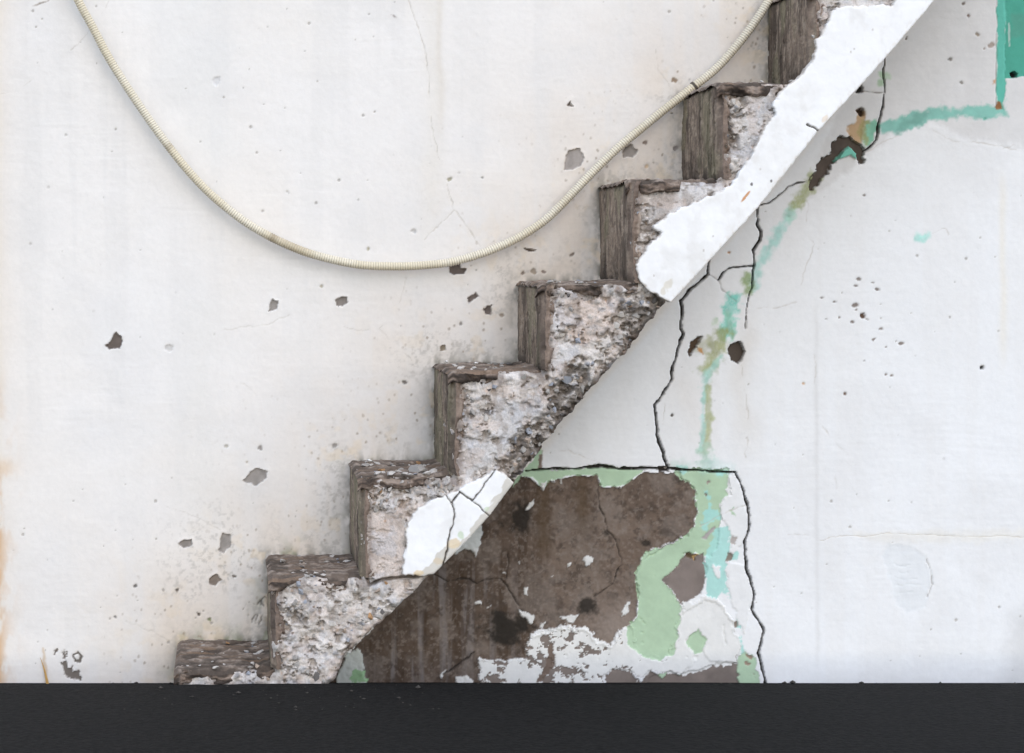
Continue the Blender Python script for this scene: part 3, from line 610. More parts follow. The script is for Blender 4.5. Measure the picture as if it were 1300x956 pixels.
pit = sstep(.56, .74, fbm(sx, sy, 15, 4, 9, .6) + lf * .09) * np.clip(rough, 0, 1)
facet = (hid - .5) * (f2 - f1)
pl = fbm(sx + (grit - .5) * 5, sy, 24, 4, 10, .55) * 9
ter = (np.floor(pl) + sstep(.62, .98, pl - np.floor(pl))) / 9
sharp = sstep(.60, .66, fbm(sx + (grit - .5) * 4, sy, (11, 9), 4, 9, .62) + lf * .075 + dark * .03) * np.clip(rough * 1.3, 0, 1)
hgt = -0.011 + (lump - .5) * .012 * (.4 + .6 * np.minimum(rough, 1.2)) + (ter - .5) * .034 * np.clip(rough * 1.05 - .16, .03, 1.5) + (grit - .5) * .0042 * rough + stone * .0022 * rough \
      + facet * .006 * rough - pit * .005 - sharp * .011
rnd = np.minimum(-ss, 9) / 9
hgt -= (1 - rnd) ** 2 * .012
hgt -= dark * .012
cc = np.tile(np.array((0.585, 0.54, 0.505)), (len(sx), 1))
cc = lerp(cc, (0.67, 0.63, 0.60), sstep(.45, .65, fbm(sx, sy, 26, 4, 1)) * .8)
cc = lerp(cc, (0.46, 0.40, 0.365), sstep(.52, .72, fbm(sx, sy, 34, 4, 2)) * .6)
cc = lerp(cc, (0.56, 0.545, 0.545), smooth * .8)
cc = lerp(cc, (0.60, 0.50, 0.44), pink * .7)
pal = np.array([(0.30, 0.315, 0.35), (0.34, 0.31, 0.28), (0.17, 0.165, 0.165), (0.44, 0.42, 0.40), (0.38, 0.30, 0.24), (0.55, 0.52, 0.49), (0.30, 0.30, 0.32), (0.13, 0.12, 0.11)])
sc = pal[(hid * 997).astype(int) % 8]
km = (stone * np.clip(.25 + .5 * rough - .6 * smooth, 0, .95) * (hid > .62))[:, None]
cc = cc * (1 - km) + sc * km
cc = lerp(cc, (0.30, 0.265, 0.24), pit * .4); cc = lerp(cc, (0.22, 0.185, 0.16), sharp * .5)
cc = lerp(cc, (0.17, 0.145, 0.125), np.clip(dark, 0, 1) * sstep(.38, .54, fbm(sx, sy, 11, 4, 4, .6)) * .85)
cc = lerp(cc, (0.24, 0.19, 0.155), sstep(.60, .72, fbm(sx, sy, (16, 40), 4, 12)) * .45)
cc = lerp(cc, (0.52, 0.30, 0.16), (gid > .99) * (1 - sstep(.3, .5, g1)) * .4)
sd_ = np.abs(seg_dist(sx, sy, [(852, 384), (810, 434), (750, 499), (677, 590), (654, 612)], False)[0])
gl = np.exp(-(sd_ / (6.5 + 9 * (fbm(sx, sy, 22, 3, 6) - .5))) ** 2) * sstep(.22, .45, fbm(sx, sy, 12, 3, 2))
cc = lerp(cc, (0.075, 0.052, 0.040), gl * .9); hgt -= gl * .012
sd2 = np.abs(seg_dist(sx, sy, [(550, 730), (440, 834), (424, 866)], False)[0])
cc = lerp(cc, (0.13, 0.085, 0.06), np.exp(-(sd2 / 4) ** 2) * sstep(.42, .6, fbm(sx, sy, 14, 3, 2)) * .8)
cc = lerp(cc, (0.46, 0.475, 0.52), sstep(.54, .66, fbm(sx, sy, 18, 4, 14)) * .35 * (1 - np.clip(dark, 0, 1)))
cc = lerp(cc, (0.55, 0.43, 0.36), sstep(.54, .66, fbm(sx, sy, 22, 4, 15)) * .30 * (1 - np.clip(dark, 0, 1)))
lg = seg_dist(sx + (grit - .5) * 4, sy + (lump - .5) * 6, [(461, 722), (470, 744), (484, 738), (508, 734), (549, 730)], False)[0]
lgm = 1 - sstep(.6, 3.2, lg); cc = lerp(cc, (0.10, 0.075, 0.06), lgm * .85); hgt -= lgm * .012
# darker bands under the treads' edge and beside the risers
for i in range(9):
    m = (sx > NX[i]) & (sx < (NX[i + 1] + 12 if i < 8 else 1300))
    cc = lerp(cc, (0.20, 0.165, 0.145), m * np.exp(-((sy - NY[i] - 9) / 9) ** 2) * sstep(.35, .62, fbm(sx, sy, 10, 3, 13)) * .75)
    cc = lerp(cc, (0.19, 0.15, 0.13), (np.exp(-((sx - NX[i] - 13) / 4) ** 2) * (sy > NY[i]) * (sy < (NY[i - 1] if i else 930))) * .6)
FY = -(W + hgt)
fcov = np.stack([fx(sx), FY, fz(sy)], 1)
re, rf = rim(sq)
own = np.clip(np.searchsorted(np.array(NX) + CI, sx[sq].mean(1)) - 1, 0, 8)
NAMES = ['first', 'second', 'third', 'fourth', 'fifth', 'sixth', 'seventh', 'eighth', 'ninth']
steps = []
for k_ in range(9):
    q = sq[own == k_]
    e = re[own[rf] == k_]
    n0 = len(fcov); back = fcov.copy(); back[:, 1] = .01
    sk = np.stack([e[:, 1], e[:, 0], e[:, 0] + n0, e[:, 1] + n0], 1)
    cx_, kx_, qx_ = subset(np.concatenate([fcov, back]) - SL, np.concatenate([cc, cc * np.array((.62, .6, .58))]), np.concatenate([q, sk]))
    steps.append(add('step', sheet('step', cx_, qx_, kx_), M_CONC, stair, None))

# risers: streaked render, streaks run down
def riser(k_):
    zb = float(wz(T[k_ - 1])) if k_ else -.02
    zt = float(wz(T[k_])) - .004
    nu, nv = 84, 112
    u = np.linspace(0, 1, nu); v = np.linspace(0, 1, nv)
    U, V = np.meshgrid(u, v); U, V = U.ravel(), V.ravel()
    uu = U * 200; vv = V * 120 + k_ * 300
    st = fbm(uu, vv, (6, 150), 4, 1 + k_, .6); st2 = fbm(uu, vv, (22, 130), 4, 5 + k_); bl = fbm(uu, vv, 26, 4, 3 + k_, .6)
    fi = fbm(uu, vv, (5, 45), 5, 2 + k_, .65); fn = fbm(uu, vv, (9, 14), 5, 9 + k_, .65)
    TH = RI / (S * K)
    out = (st - .5) * .0009 + (bl - .5) * .006 - sstep(.6, .7, fn) * .0022
    out -= np.exp(-V / .05) * .004 * (bl > .45)
    ro = sstep(.90, 1.0, U); out -= ro ** 2 * .010 + (fbm(uu, vv, (12, 20), 4, 7) - .5) * .006 * ro
    top = sstep(.93, 1, V); out -= top ** 2 * .005
    x_ = float(wx(R[k_])) - out
    y_ = .012 - U * (W + .012 - .005) + (fbm(vv * 0 + 3, vv, 28, 4, 8 + k_) - .5) * .012 * ro - (1 - ro) * 0
    z_ = zb + V * (zt - zb) + (fbm(uu, vv * 0, 20, 3, 9) - .5) * .006 * top
    c = np.tile(np.array((0.29, 0.235, 0.19)), (len(U), 1))
    c = lerp(c, (0.44, 0.385, 0.325), sstep(.48, .64, fi * .6 + fn * .4) * .6)
    c = lerp(c, (0.07, 0.055, 0.045), sstep(.52, .38, st2 * .5 + fi * .5) * .85)
    c = lerp(c, (0.12, 0.098, 0.083), sstep(.5, .38, fn) * .55)
    c = lerp(c, (0.25, 0.25, 0.16), sstep(.50, .64, fbm(uu, vv, (40, 90), 3, 11 + k_)) * .45)
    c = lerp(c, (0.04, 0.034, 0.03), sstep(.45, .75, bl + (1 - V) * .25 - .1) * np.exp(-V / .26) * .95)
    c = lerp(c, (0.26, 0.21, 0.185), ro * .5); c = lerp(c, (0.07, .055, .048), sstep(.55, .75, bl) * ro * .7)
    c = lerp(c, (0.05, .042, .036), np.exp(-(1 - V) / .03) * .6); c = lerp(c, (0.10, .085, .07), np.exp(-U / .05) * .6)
    p = np.stack([x_, y_, z_], 1)
    idx = np.arange(nu * nv).reshape(nv, nu)
    q = np.stack([idx[:-1, :-1], idx[1:, :-1], idx[1:, 1:], idx[:-1, 1:]], -1).reshape(-1, 4)
    # front lip: from the near edge across the render's thickness
    nlip = 9; a = np.linspace(0, 1, nlip)
    ed = idx[:, -1]; lip = []; lc = []
    for j in range(nlip):
        pj = p[ed].copy(); nn = fbm(np.full(nv, j * 1.6), np.arange(nv) * 1.1 + k_ * 99, (6, 26), 4, 4)
        pj[:, 0] += a[j] * (TH + .006); pj[:, 1] -= math.sin(a[j] * math.pi) * .003 * (j > 0) + (nn - .5) * .004 * (j > 0) - (a[j] > .95) * .014 - np.clip(fbm(np.full(nv, j * 1.2), np.arange(nv) * 1.1 + k_ * 57, (7, 22), 4, 6) - .42, 0, 1) * .13 * a[j] - a[j] * .007
        lip.append(pj)
        cj = np.tile(np.array((0.25, 0.20, 0.17)), (nv, 1)) * (1 - .35 * fbm(np.full(nv, j * 1.2), np.arange(nv) * 1., (5, 5), 3, 2))[:, None]; cj = lerp(cj, (0.16, .13, .115), sstep(.50, .66, nn) * .8); cj = lerp(cj, (.46, .41, .37), sstep(.5, .34, nn) * a[j] ** 2); lc.append(cj)
    base = len(p); p2 = np.concatenate([p] + lip); c2 = np.concatenate([c] + lc)
    li = base + np.arange(nlip * nv).reshape(nlip, nv)
    q2 = np.stack([li[:-1, :-1], li[:-1, 1:], li[1:, 1:], li[1:, :-1]], -1).reshape(-1, 4)
    q2 = q2[:, ::-1]
    c2 = c2 * np.array((1.0, .94, .885))
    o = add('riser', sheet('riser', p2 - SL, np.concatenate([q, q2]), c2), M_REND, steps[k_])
def tread(k_):
    xa = float(wx(R[k_])) - .004; xb = (float(wx(R[k_ + 1])) if k_ < 8 else float(fx(1300))) + .02
    z0 = float(wz(T[k_])); nu, nv = 110, 70
    u = np.linspace(0, 1, nu); v = np.linspace(0, 1, nv); U, V = np.meshgrid(u, v); U, V = U.ravel(), V.ravel()
    uu = U * 115 + k_ * 200; vv = V * 200
    bl = fbm(uu, vv, 22, 4, 2 + k_); gr = fbm(uu, vv, (14, 9), 4, 6 + k_, .62)
    frontcut = (fbm(uu, vv * 0 + 5, 24, 4, 8 + k_) - .35) * .06 + sstep(.1, 1, U) * .02
    yf = -(W + .003) + np.maximum(frontcut, 0)
    y_ = .012 + V * (yf - .012)
    z_ = z0 + (bl - .5) * .010 + (gr - .5) * .009 + sstep(.75, 1, U) * .006
    z_ -= sstep(.93, 1, V) ** 2 * .006; z_ -= (1 - sstep(0, .06, U)) ** 2 * .007
    c = np.tile(np.array((0.17, 0.14, 0.12)), (len(U), 1))
    c = lerp(c, (0.40, .36, .33), sstep(.52, .66, gr) * .7); c = lerp(c, (0.05, .042, .036), sstep(.5, .36, bl) * .7)
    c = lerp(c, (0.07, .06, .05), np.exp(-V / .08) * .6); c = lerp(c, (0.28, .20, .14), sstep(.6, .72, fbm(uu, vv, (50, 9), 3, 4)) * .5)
    p = np.stack([xa + U * (xb - xa), y_, z_], 1)
    idx = np.arange(nu * nv).reshape(nv, nu)
    q = np.stack([idx[:-1, :-1], idx[1:, :-1], idx[1:, 1:], idx[:-1, 1:]], -1).reshape(-1, 4)
    nlip = 9; a = np.linspace(0, 1, nlip); ed = idx[-1, :]; lip = []; lc = []
    for j in range(nlip):
        pj = p[ed].copy(); nn = fbm(np.arange(nu) * 1.1 + k_ * 77, np.full(nu, j * 2.), (16, 6), 4, 4)
        pj[:, 2] -= a[j] * (TI / (S * K) + .010); pj[:, 1] -= math.sin(a[j] * math.pi) * .002 * (j > 0) + (nn - .5) * .005 * (j > 0) - (a[j] > .95) * .014 - np.clip(fbm(np.arange(nu) * 1.1 + k_ * 57, np.full(nu, j * 1.2), (24, 7), 4, 6) - .46, 0, 1) * .10 * a[j] - a[j] * .003
        lip.append(pj)
        cj = np.tile(np.array((0.185, 0.148, 0.128)), (nu, 1)); cj = lerp(cj, (0.06, .05, .045), sstep(.45, .62, nn)); cj = lerp(cj, (.40, .35, .32), sstep(.46, .32, nn) * .8); lc.append(cj)
    base = len(p); li = base + np.arange(nlip * nu).reshape(nlip, nu)
    q2 = np.stack([li[:-1, :-1], li[1:, :-1], li[1:, 1:], li[:-1, 1:]], -1).reshape(-1, 4)
    q, q2 = q, q2
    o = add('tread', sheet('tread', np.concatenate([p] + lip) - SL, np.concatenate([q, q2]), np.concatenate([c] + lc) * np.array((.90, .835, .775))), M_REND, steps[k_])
for k_ in range(9):
    riser(k_); tread(k_)

# white plaster that still covers the string of the flight
def strip(name, pts, label, seed, paint, cracks):
    x, y, s, q = sheet_from(pts, 1.1, 2.8, 6, seed, edge_only=lambda x, y: np.where(np.abs(np.interp(y, [p[1] for p in SOFFIT], [p[0] for p in SOFFIT]) - x) < 7, .15, 1))
    h = .001 + (fbm(x, y, 50, 3, 2) - .5) * .004 + (fbm(x, y, 9, 3, 4) - .5) * .0007 - (1 - np.minimum(-s, 2.5) / 2.5) ** 2 * .0018
    c = np.tile(np.array((0.84, 0.84, 0.845)), (len(x), 1))
    c = lerp(c, (0.76, 0.75, 0.73), sstep(.52, .74, fbm(x, y, 40, 4, 6)) * .5)
    c = lerp(c, (0.50, 0.44, 0.38), (1 - np.minimum(-s, 2.0) / 2.0) * sstep(.4, .6, fbm(x, y, 12, 3, 8)) * .8)
    c = lerp(c, (0.60, 0.57, 0.53), sstep(.54, .74, fbm(x, y, (26, 34), 5, 11, .6)) * .22)
    c = paint(x, y, c)
    for P, wd in cracks:
        dd, _, _ = seg_dist(x + (fbm(x, y, 9, 3, 3) - .5) * 4, y + (fbm(x, y, 9, 3, 5) - .5) * 4, P, False)
        m = 1 - sstep(wd / 2 - .5, wd / 2 + .6, dd)
        h = h - m * .007; c = lerp(c, (.05, .042, .036), m * .95)
    f = np.stack([fx(x), -(W + h), fz(y)], 1); e, _ = rim(q); n0 = len(f); b = f.copy(); b[:, 1] = -(W - .026)
    sk = np.stack([e[:, 1], e[:, 0], e[:, 0] + n0, e[:, 1] + n0], 1)
    a, k, qq = subset(np.concatenate([f, b]) - SL, np.concatenate([c, c * .9]), np.concatenate([q, sk]))
    return add(name, sheet(name, a, qq, k), M_STRIP, stair, label)
def blot(x, y, c, cx, cy, rx, ry, col, a=.9, ang=0):
    ca, sa = math.cos(ang), math.sin(ang); dx, dy = x - cx, y - cy
    q = np.hypot((dx * ca + dy * sa) / rx, (-dx * sa + dy * ca) / ry) + (fbm(x, y, 6, 3, 7) - .5) * .9
    return lerp(c, col, (1 - sstep(.7, 1.15, q)) * a)
up = [(1139, -3), (1133, 6), (1110, 6), (1089, 7), (1062, 10), (1055, 15), (1050, 30), (1043, 42), (1035, 54), (1036, 66), (1031, 79), (1020, 91), (1006, 104), (992, 116), (981, 134), (985, 144), (970, 161), (964, 177),
      (955, 194), (942, 213), (928, 235), (906, 246), (870, 262), (850, 271), (829, 288), (840, 296), (828, 306), (818, 321), (808, 335), (810, 353), (822, 368), (852, 384.5),
      (962, 264.5), (1039, 166.5), (1093, 108.5), (1136, 60.5), (1187, .5), (1292, -123), (1250, -125), (1185, -55)]
def p1(x, y, c):
    c = blot(x, y, c, 946, 250, 1.6, 9, (.55, .25, .08), .9, .65); c = blot(x, y, c, 954, 234, 1.4, 2.2, (.05, .04, .04)); c = blot(x, y, c, 979, 230, 1.3, 1.8, (.05, .04, .04))
    c = blot(x, y, c, 848, 362, 5, 8, (.66, .62, .54), .8, .4); c = blot(x, y, c, 842, 370, 3.5, 5, (.66, .62, .54), .8); c = blot(x, y, c, 1052, 155, 2.5, 8, (.72, .55, .36), .8, .7)
    c = blot(x, y, c, 1047, 151, 3, 6, (.74, .60, .44), .6, .7)
    for a, b in [(1084, 62), (1080, 66), (1108, 38), (965, 215), (893, 318), (905, 300), (830, 350)]:
        c = blot(x, y, c, a, b, 1.2, 1.6, (.45, .40, .36), .6)
    return lerp(c, (.62, .55, .48), sstep(.60, .68, fbm(x, y, (3, 5), 3, 3)) * np.exp(-np.abs(np.interp(y, [p[1] for p in SOFFIT], [p[0] for p in SOFFIT]) - x) / 5) * .7)
strip('plaster_coat', up, 'long white plaster strip along the upper flight', 2, p1, [([(1025, 158), (1034, 162), (1039, 167)], 2.0)])
lo = [(630, 597), (643, 603), (652.5, 613), (622, 654), (598, 681), (551, 729), (520, 731), (511, 729), (513, 703), (517, 690), (513, 678), (518, 664), (531, 644), (557, 633), (583, 621), (612, 605)]
def p2(x, y, c):
    m = sdf(x, y, [(645, 600), (653, 613), (622, 655), (551, 731), (524, 731), (548, 716), (555, 700), (580, 690), (592, 680), (606, 662), (620, 646), (634, 626), (641, 612)]) + (fbm(x, y, 9, 4, 2) - .5) * 9
    c = lerp(c, (.60, .57, .52), 1 - sstep(-1, 1, m))
    c = blot(x, y, c, 575, 690, 10, 6, (.68, .55, .36), .8, -.4); c = blot(x, y, c, 585, 680, 4, 6, (.5, .6, .42), .7); c = blot(x, y, c, 532, 728, 6, 4, (.68, .54, .34), .8); c = blot(x, y, c, 556, 712, 6, 4, (.64, .52, .36), .6)
    c = blot(x, y, c, 618, 646, 3, 3, (.5, .6, .4), .6); c = blot(x, y, c, 514, 668, 3, 6, (.70, .6, .42), .6)
    return c
strip('plaster_coat', lo, 'short cracked white plaster remnant near the lower flight', 4, p2,
      [([(583, 625), (575, 638), (577, 657), (572, 673), (567, 700), (563, 718)], 1.7), ([(583, 625), (599, 636), (634, 590)], 1.5), ([(599, 636), (610, 645), (622, 657)], 0.9), ([(566, 628), (575, 640)], 1.0)])

# ------------------------------------------------------------------ stones set in the broken face
def rock(name, mat, n=14, flat=.75):
    import bmesh
    bm = bmesh.new()
    for _ in range(n):
        v = Vector((random.gauss(0, 1), random.gauss(0, 1), random.gauss(0, 1))).normalized() * random.uniform(.75, 1.1)
        bm.verts.new((v.x, v.y * .85, v.z * flat))
    r = bmesh.ops.convex_hull(bm, input=bm.verts)
    bmesh.ops.delete(bm, geom=[v for v in bm.verts if not v.link_faces], context='VERTS')
    me = bpy.data.meshes.new(name); bm.to_mesh(me); bm.free(); me.materials.append(mat); return me
SM = [material('aggregate_' + n, c, grain=150, bump=.4, vary=.25) for n, c in
      [('blue_grey', (.31, .325, .365)), ('grey', (.36, .34, .32)), ('pale', (.52, .49, .46)), ('tan', (.40, .32, .26)), ('dark', (.14, .13, .125)), ('rust', (.42, .25, .13))]]
ROCKS = [[rock('stone', m, random.choice((11, 13, 15)), random.uniform(.6, .85)) for _ in range(4)] for m in SM]
def surf(px, py):
    j = np.argmin((sx - px) ** 2 + (sy - py) ** 2); return FY[j]
# candidate places by zone, dense in the coarse ones
cand = []
score = np.clip(dark * 1.0 + lf * .5 + (rough > .6) * .16 - smooth, 0, 1.2)
inner = np.nonzero((ss < -4) & (sy < 905) & (sy > -40) & (sx < 1130))[0]
placed = []
cover = [up, lo]
order = rng.permutation(inner)
insU = sdf(sx, sy, up) < 3; insL = sdf(sx, sy, lo) < 3
for j in order:
    if len(placed) >= 230: break
    if insU[j] or insL[j] or rng.random() > score[j]: continue
    r_ = 2.2 + 4.0 * rng.random() ** 2 + min(dark[j], 1) * 3.2 * rng.random()
    if any((sx[j] - a) ** 2 + (sy[j] - b) ** 2 < (r_ + c) ** 2 * .62 for a, b, c in placed): continue
    placed.append((sx[j], sy[j], r_))
    if dark[j] > .5: w_ = [.24, .27, .2, .2, .08, .01]
    else: w_ = [.16, .28, .36, .11, .07, .02]
    me = ROCKS[rng.choice(6, p=w_)][rng.integers(4)]
    o = bpy.data.objects.new('stone', me)
    k_ = int(np.clip(np.searchsorted(np.array(NX) + CI, sx[j]) - 1, 0, 8))
    sc_ = r_ / (S * K)
    o.location = Vector((float(fx(sx[j])), FY[j] + sc_ * .05, float(fz(sy[j])))) - stair.location
    o.rotation_euler = [rng.random() * 6.28 for _ in range(3)]; o.scale = (sc_ * rng.uniform(.85, 1.3), sc_, sc_)
    link(o, steps[k_])

for _ in range(70):                              # crumbled upper edge of the third step
    px_q = rng.uniform(464, 585); py_q = 606 + (585 - px_q) / 120 * 14 * rng.random() + rng.random() * (34 - abs(px_q - 500) * .15)
    if sdf(np.array([px_q]), np.array([py_q]), lo)[0] < 3: continue
    r_ = 1.8 + 3.6 * rng.random() ** 2
    o = bpy.data.objects.new('stone', ROCKS[int(rng.choice(6, p=[.06, .26, .48, .13, .05, .02]))][rng.integers(4)])
    j = np.argmin((sx - px_q) ** 2 + (sy - py_q) ** 2); sc_ = r_ / (S * K)
    o.location = Vector((float(fx(px_q)), FY[j] - sc_ * .1, float(fz(py_q)))) - stair.location
    o.rotation_euler = [rng.random() * 6.28 for _ in range(3)]; o.scale = (sc_ * rng.uniform(1, 1.6), sc_, sc_ * .7); link(o, steps[2])
# ------------------------------------------------------------------ rubble lying on the treads
RN = ['first', 'second', 'third', 'fourth', 'fifth', 'sixth', 'seventh']
def chunk(k_, u, v, r_, mi, squash=.6, dz=0):
    xa, xb = float(wx(R[k_])), float(wx(R[k_ + 1]))
    o = bpy.data.objects.new('rubble_chunk', ROCKS[mi][rng.integers(4)])
    sc_ = r_ / S
    o.location = (xa + .02 + u * (xb - xa - .03), -v * W, float(wz(T[k_])) + sc_ * squash * .45 + dz)
    o.rotation_euler = (rng.uniform(-.4, .4), rng.uniform(-.4, .4), rng.random() * 6.28); o.scale = (sc_ * rng.uniform(.9, 1.4), sc_, sc_ * squash)
    where = ('against the wall', 'midway across', 'at the front edge')[min(2, int(v * 3))]; side_ = ('left end', 'middle', 'right end')[min(2, int(u * 3))]
    o['label'] = '%s %s concrete crumb on the %s step, %s, %s' % ('tiny' if r_ < 2.4 else 'small' if r_ < 4 else 'larger', ('blue grey', 'grey', 'pale', 'tan', 'dark', 'rust brown')[mi], RN[k_], side_, where)
    o['category'] = 'rubble'; o['group'] = 'loose rubble on the %s step' % RN[k_]
    link(o); return o
counts = [26, 26, 34, 26, 22, 12, 12]
for k_, n_ in enumerate(counts):
    for _ in range(n_):
        chunk(k_, rng.random(), rng.uniform(.08, .97), 1.8 + 4.2 * rng.random() ** 2, int(rng.choice(6, p=[.12, .3, .36, .13, .06, .03])))
b = chunk(2, .66, .80, 14, 1, .8); b['label'] = 'largest grey concrete lump lying on the third step'; del b['group']
for u, v, r_ in [(.12, .9, 6), (.2, .82, 5), (.3, .93, 7), (.42, .8, 6), (.46, .95, 6), (.78, .93, 7), (.88, .85, 8), (.55, .97, 5)]:
    chunk(2, u, v, r_, 2)
for k_, u, v, r_ in [(2, .22, .2, 5.5), (3, .12, .2, 4.5), (3, .36, .4, 4.5)]:
    o = chunk(k_, u, v, r_, 2, .35)
M_CHIP = material('white_paint_chip', (.78, .78, .77), vary=.04)
for k_, u, v, r_, l in [(2, .20, .25, 6.5, 'curled white paint chip on the third step against the wall'), (3, .10, .25, 5.5, 'flat white paint chip at the left end of the fourth step'), (3, .38, .5, 4.5, 'smaller white paint chip in the middle of the fourth step')]:
    me = rock('paint_chip', M_CHIP, 10, .3)
    o = bpy.data.objects.new('paint_chip', me); sc_ = r_ / S
    o.location = (float(wx(R[k_])) + u * .18, -v * W, float(wz(T[k_])) + .007); o.scale = (sc_, sc_ * .8, sc_); o.rotation_euler = (.5, .2, u * 9)
    o['label'] = l; o['category'] = 'paint chip'; link(o)

# ================================================================== CONDUIT
path = [(62, -95), (80, -45), (99, 0), (118, 35), (138.5, 74), (166, 117.5), (194, 158.5), (221.5, 195.5), (249, 228), (277, 255), (311, 281.5), (346, 302), (381, 317.5), (408, 326), (440, 333.5), (465, 337), (492, 338), (515, 338),
        (540, 336.5), (571, 333), (608, 323), (634, 313), (661, 300), (690, 281), (714, 258.5), (749, 222), (783.5, 188.5), (818, 160), (845, 138), (876, 113.5), (909, 87), (937, 56), (959, 27), (976, 0), (996, -40), (1012, -95)]
P = np.array(path, float); off = .034
Ko = D / (D - off)
P3 = np.stack([(P[:, 0] - VX) / S / Ko, np.full(len(P), -off), EYE + (VY - P[:, 1]) / S / Ko], 1)
P3[0, 1] = P3[-1, 1] = -.014
def catmull(P, n):
    Q = np.concatenate([2 * P[:1] - P[1:2], P, 2 * P[-1:] - P[-2:-1]]); out = []
    for i in range(1, len(Q) - 2):
        t = np.linspace(0, 1, n, endpoint=False)[:, None]; a, b, c, d_ = Q[i - 1], Q[i], Q[i + 1], Q[i + 2]
        out.append(.5 * ((2 * b) + (c - a) * t + (2 * a - 5 * b + 4 * c - d_) * t ** 2 + (3 * b - a - 3 * c + d_) * t ** 3))
    return np.concatenate(out + [P[-1:]])
Q = catmull(P3, 40)
L = np.concatenate([[0], np.cumsum(np.linalg.norm(np.diff(Q, axis=0), axis=1))])
pitch = 3.1 / S; nr = int(L[-1] / pitch) * 4
sL = np.linspace(0, L[-1], nr); ring = np.stack([np.interp(sL, L, Q[:, i]) for i in range(3)], 1)
ring[:, 1] += np.interp(sL, np.linspace(0, L[-1], 30), rng.uniform(-.002, .002, 30))
tan = np.gradient(ring, axis=0); tan /= np.linalg.norm(tan, axis=1)[:, None]
upv = np.array((0, 1., 0)); side = np.cross(tan, upv); side /= np.linalg.norm(side, axis=1)[:, None]; nrm = np.cross(side, tan)
prof = np.array([1, .97, .80, .97]); rr = (5.6 / S) * prof[np.arange(nr) % 4]
ns = 14; ang = np.linspace(0, 2 * math.pi, ns, endpoint=False)
tv = ring[:, None] + rr[:, None, None] * (np.cos(ang)[None, :, None] * side[:, None] + np.sin(ang)[None, :, None] * nrm[:, None])
idx = np.arange(nr * ns).reshape(nr, ns); nxt = np.roll(idx, -1, 1)
q = np.stack([idx[:-1], nxt[:-1], nxt[1:], idx[1:]], -1).reshape(-1, 4)
tc = np.tile(np.array((0.70, 0.635, 0.49)), (nr * ns, 1))
dirt = np.repeat(fbm(sL * S, sL * 0, (60, 9), 4, 3), ns); gro = np.repeat((np.arange(nr) % 4) == 2, ns)
tc = lerp(tc, (0.78, .735, .62), sstep(.45, .65, dirt) * .7); tc = lerp(tc, (0.28, .22, .15), gro * (.5 + .3 * dirt))
px_ = VX + np.repeat(ring[:, 0], ns) * S
tc = lerp(tc, (.26, .20, .13), np.exp(-((px_ - 346) / 5) ** 2) * .7 + np.exp(-((px_ - 215) / 3) ** 2) * .4); tc = lerp(tc, (.40, .33, .22), np.exp(-((px_ - 372) / 25) ** 2) * .6)
M_PIPE = material('cream_plastic', grain=300, bump=.1, vary=.08, rough=.5, spec=.4)
pipe = empty('conduit', (float(wx(490)), -off, float(wz(338))), 'cream ribbed plastic conduit sagging in a loop across the white wall', 'conduit')
PL = np.array(pipe.location)
add('corrugated_tube', sheet('corrugated_tube', tv.reshape(-1, 3) - PL, q, tc), M_PIPE, pipe)
def collar(px, mat, r_, ln, name):
    j = int(np.argmin(np.abs(px_[::ns] - px))); c = ring[j]; tdir = tan[j]
    vs = []; 
    for a, rad in [(-ln, r_ * .97), (-ln, r_ * 1.12), (ln, r_ * 1.12), (ln, r_ * .97)]:
        vs.append(c + tdir * a + rad * (np.cos(ang)[:, None] * side[j] + np.sin(ang)[:, None] * nrm[j]))
    vs = np.concatenate(vs); ix = np.arange(4 * ns).reshape(4, ns); nx_ = np.roll(ix, -1, 1)
    add(name, sheet(name, vs - PL, np.stack([ix[:-1], nx_[:-1], nx_[1:], ix[1:]], -1).reshape(-1, 4), None, False), mat, pipe)
collar(877, material('dark_tape', (.10, .085, .07)), 5.6 / S, .0022, 'tape_band')

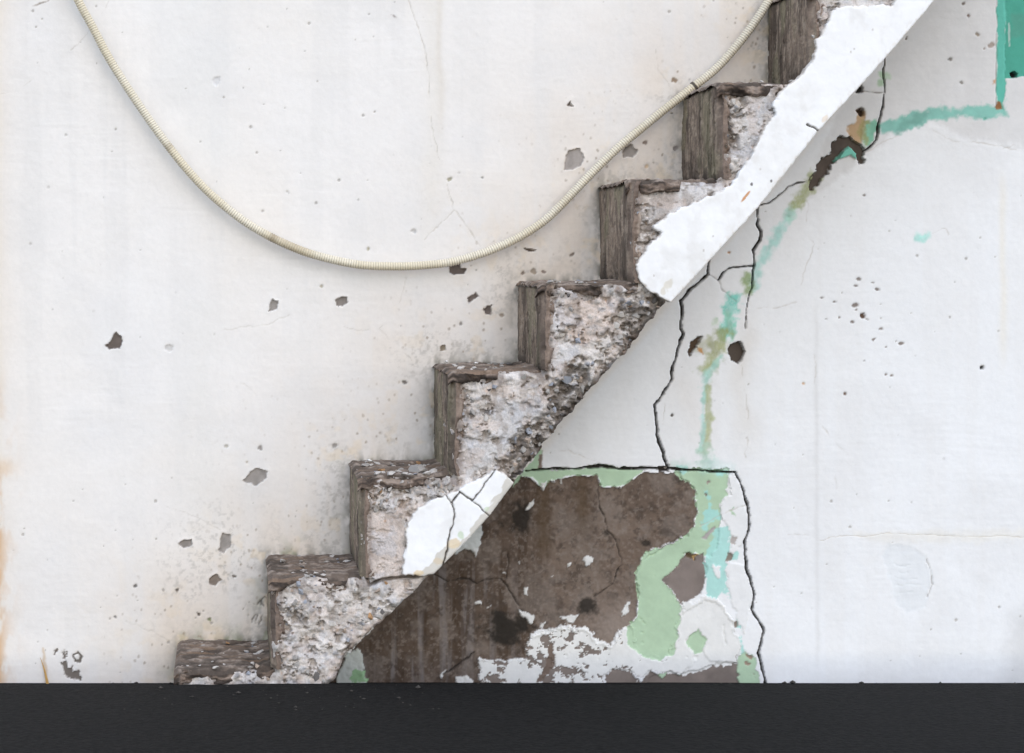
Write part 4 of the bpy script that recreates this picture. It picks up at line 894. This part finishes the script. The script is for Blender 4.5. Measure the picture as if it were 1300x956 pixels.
# ================================================================== GROUND, ADDED SLAB, DRY BLADE
gm = material('dark_asphalt', (0.010, 0.0097, 0.0094), grain=95, bump=1.0, vary=.75, dist=.006, rough=.9, spec=.15)  # unseen dark asphalt, assumed; shared by ground and added slab
gs = np.array([(-150, -150, 0), (150, -150, 0), (150, 150, 0), (-150, 150, 0)], float)
gnd = add('ground', sheet('ground', gs, np.array([[0, 1, 2, 3]]), None, False), gm); gnd['kind'] = 'structure'
import bmesh
gb = bmesh.new()
for _ in range(260):
    if rng.random() < .55: gx_, gy_ = rng.uniform(-.5, 1.75), -abs(rng.normal(0, .05)) - .004
    else: gx_, gy_ = rng.uniform(-.25, .4), rng.uniform(-.62, -.02)
    r_ = .0016 + .0055 * rng.random() ** 4
    gz = .0705 if gy_ < -W - .04 else 0.0
    if -W - .045 < gy_ < -W - .02: continue
    vs = [gb.verts.new((gx_ + r_ * rng.uniform(.6, 1.3) * dx, gy_ + r_ * rng.uniform(.6, 1.3) * dy, gz + r_ * .45 + r_ * rng.uniform(.3, .7) * dz)) for dx, dy, dz in [(1, 0, 0), (-1, 0, 0), (0, 1, 0), (0, -1, 0), (0, 0, 1), (0, 0, -1)]]
    for t3 in [(0, 2, 4), (2, 1, 4), (1, 3, 4), (3, 0, 4), (2, 0, 5), (1, 2, 5), (3, 1, 5), (0, 3, 5)]: gb.faces.new([vs[q_] for q_ in t3])
gme = bpy.data.meshes.new('fallen_grit'); gb.to_mesh(gme); gb.free()
fg = add('fallen_grit', gme, material('grit', (.055, .05, .045), vary=.5, grain=30)); fg['kind'] = 'stuff'; fg['label'] = 'fine mortar grit fallen along the foot of the wall and first step'
px0, px1, py0, py1, pz = -4.0, 6.0, -W - .030, -3.0, .0705
nk = 900; kx = np.linspace(px0, px1, nk); kz = pz - np.clip(fbm(kx * 60, kx * 0 + 2, 9, 4, 3) - .56, 0, 1) * .012
ky = py0 + (fbm(kx * 60, kx * 0, 14, 4, 5) - .5) * .004
rows = [np.stack([kx, ky, np.full(nk, -.01)], 1), np.stack([kx, ky, kz - .004], 1), np.stack([kx, ky - .005, kz], 1), np.stack([kx, np.full(nk, py0 - .05), np.full(nk, pz)], 1), np.stack([kx, np.full(nk, py1), np.full(nk, pz)], 1), np.stack([kx, np.full(nk, py1 - .004), np.full(nk, -.01)], 1)]
ix = np.arange(6 * nk).reshape(6, nk)
pv = add('added_slab', sheet('added_slab', np.concatenate(rows), np.stack([ix[:-1, :-1], ix[1:, :-1], ix[1:, 1:], ix[:-1, 1:]], -1).reshape(-1, 4), None, False), gm); pv['kind'] = 'structure'  # made-up raised slab, added to cover the stair's foot with a dark band
bl = []
for t in np.linspace(0, 1, 7):
    xx = float(wx(61)) - .010 * t - .006 * t * t; zz = t * .055; wd = .0028 * (1 - t) + .0004; yy = -.012 + .006 * t
    bl += [(xx - wd, yy, zz), (xx, yy - .0012, zz), (xx + wd, yy, zz)]
bl = np.array(bl); ix = np.arange(21).reshape(7, 3)
g = add('dry_grass_blade', sheet('dry_grass_blade', bl - bl[1], np.stack([ix[:-1, :-1], ix[:-1, 1:], ix[1:, 1:], ix[1:, :-1]], -1).reshape(-1, 4), None), material('dry_straw', (.50, .30, .10)))
g.location = bl[1]; g['label'] = 'single dry orange grass blade at the foot of the wall, far left'; g['category'] = 'grass blade'
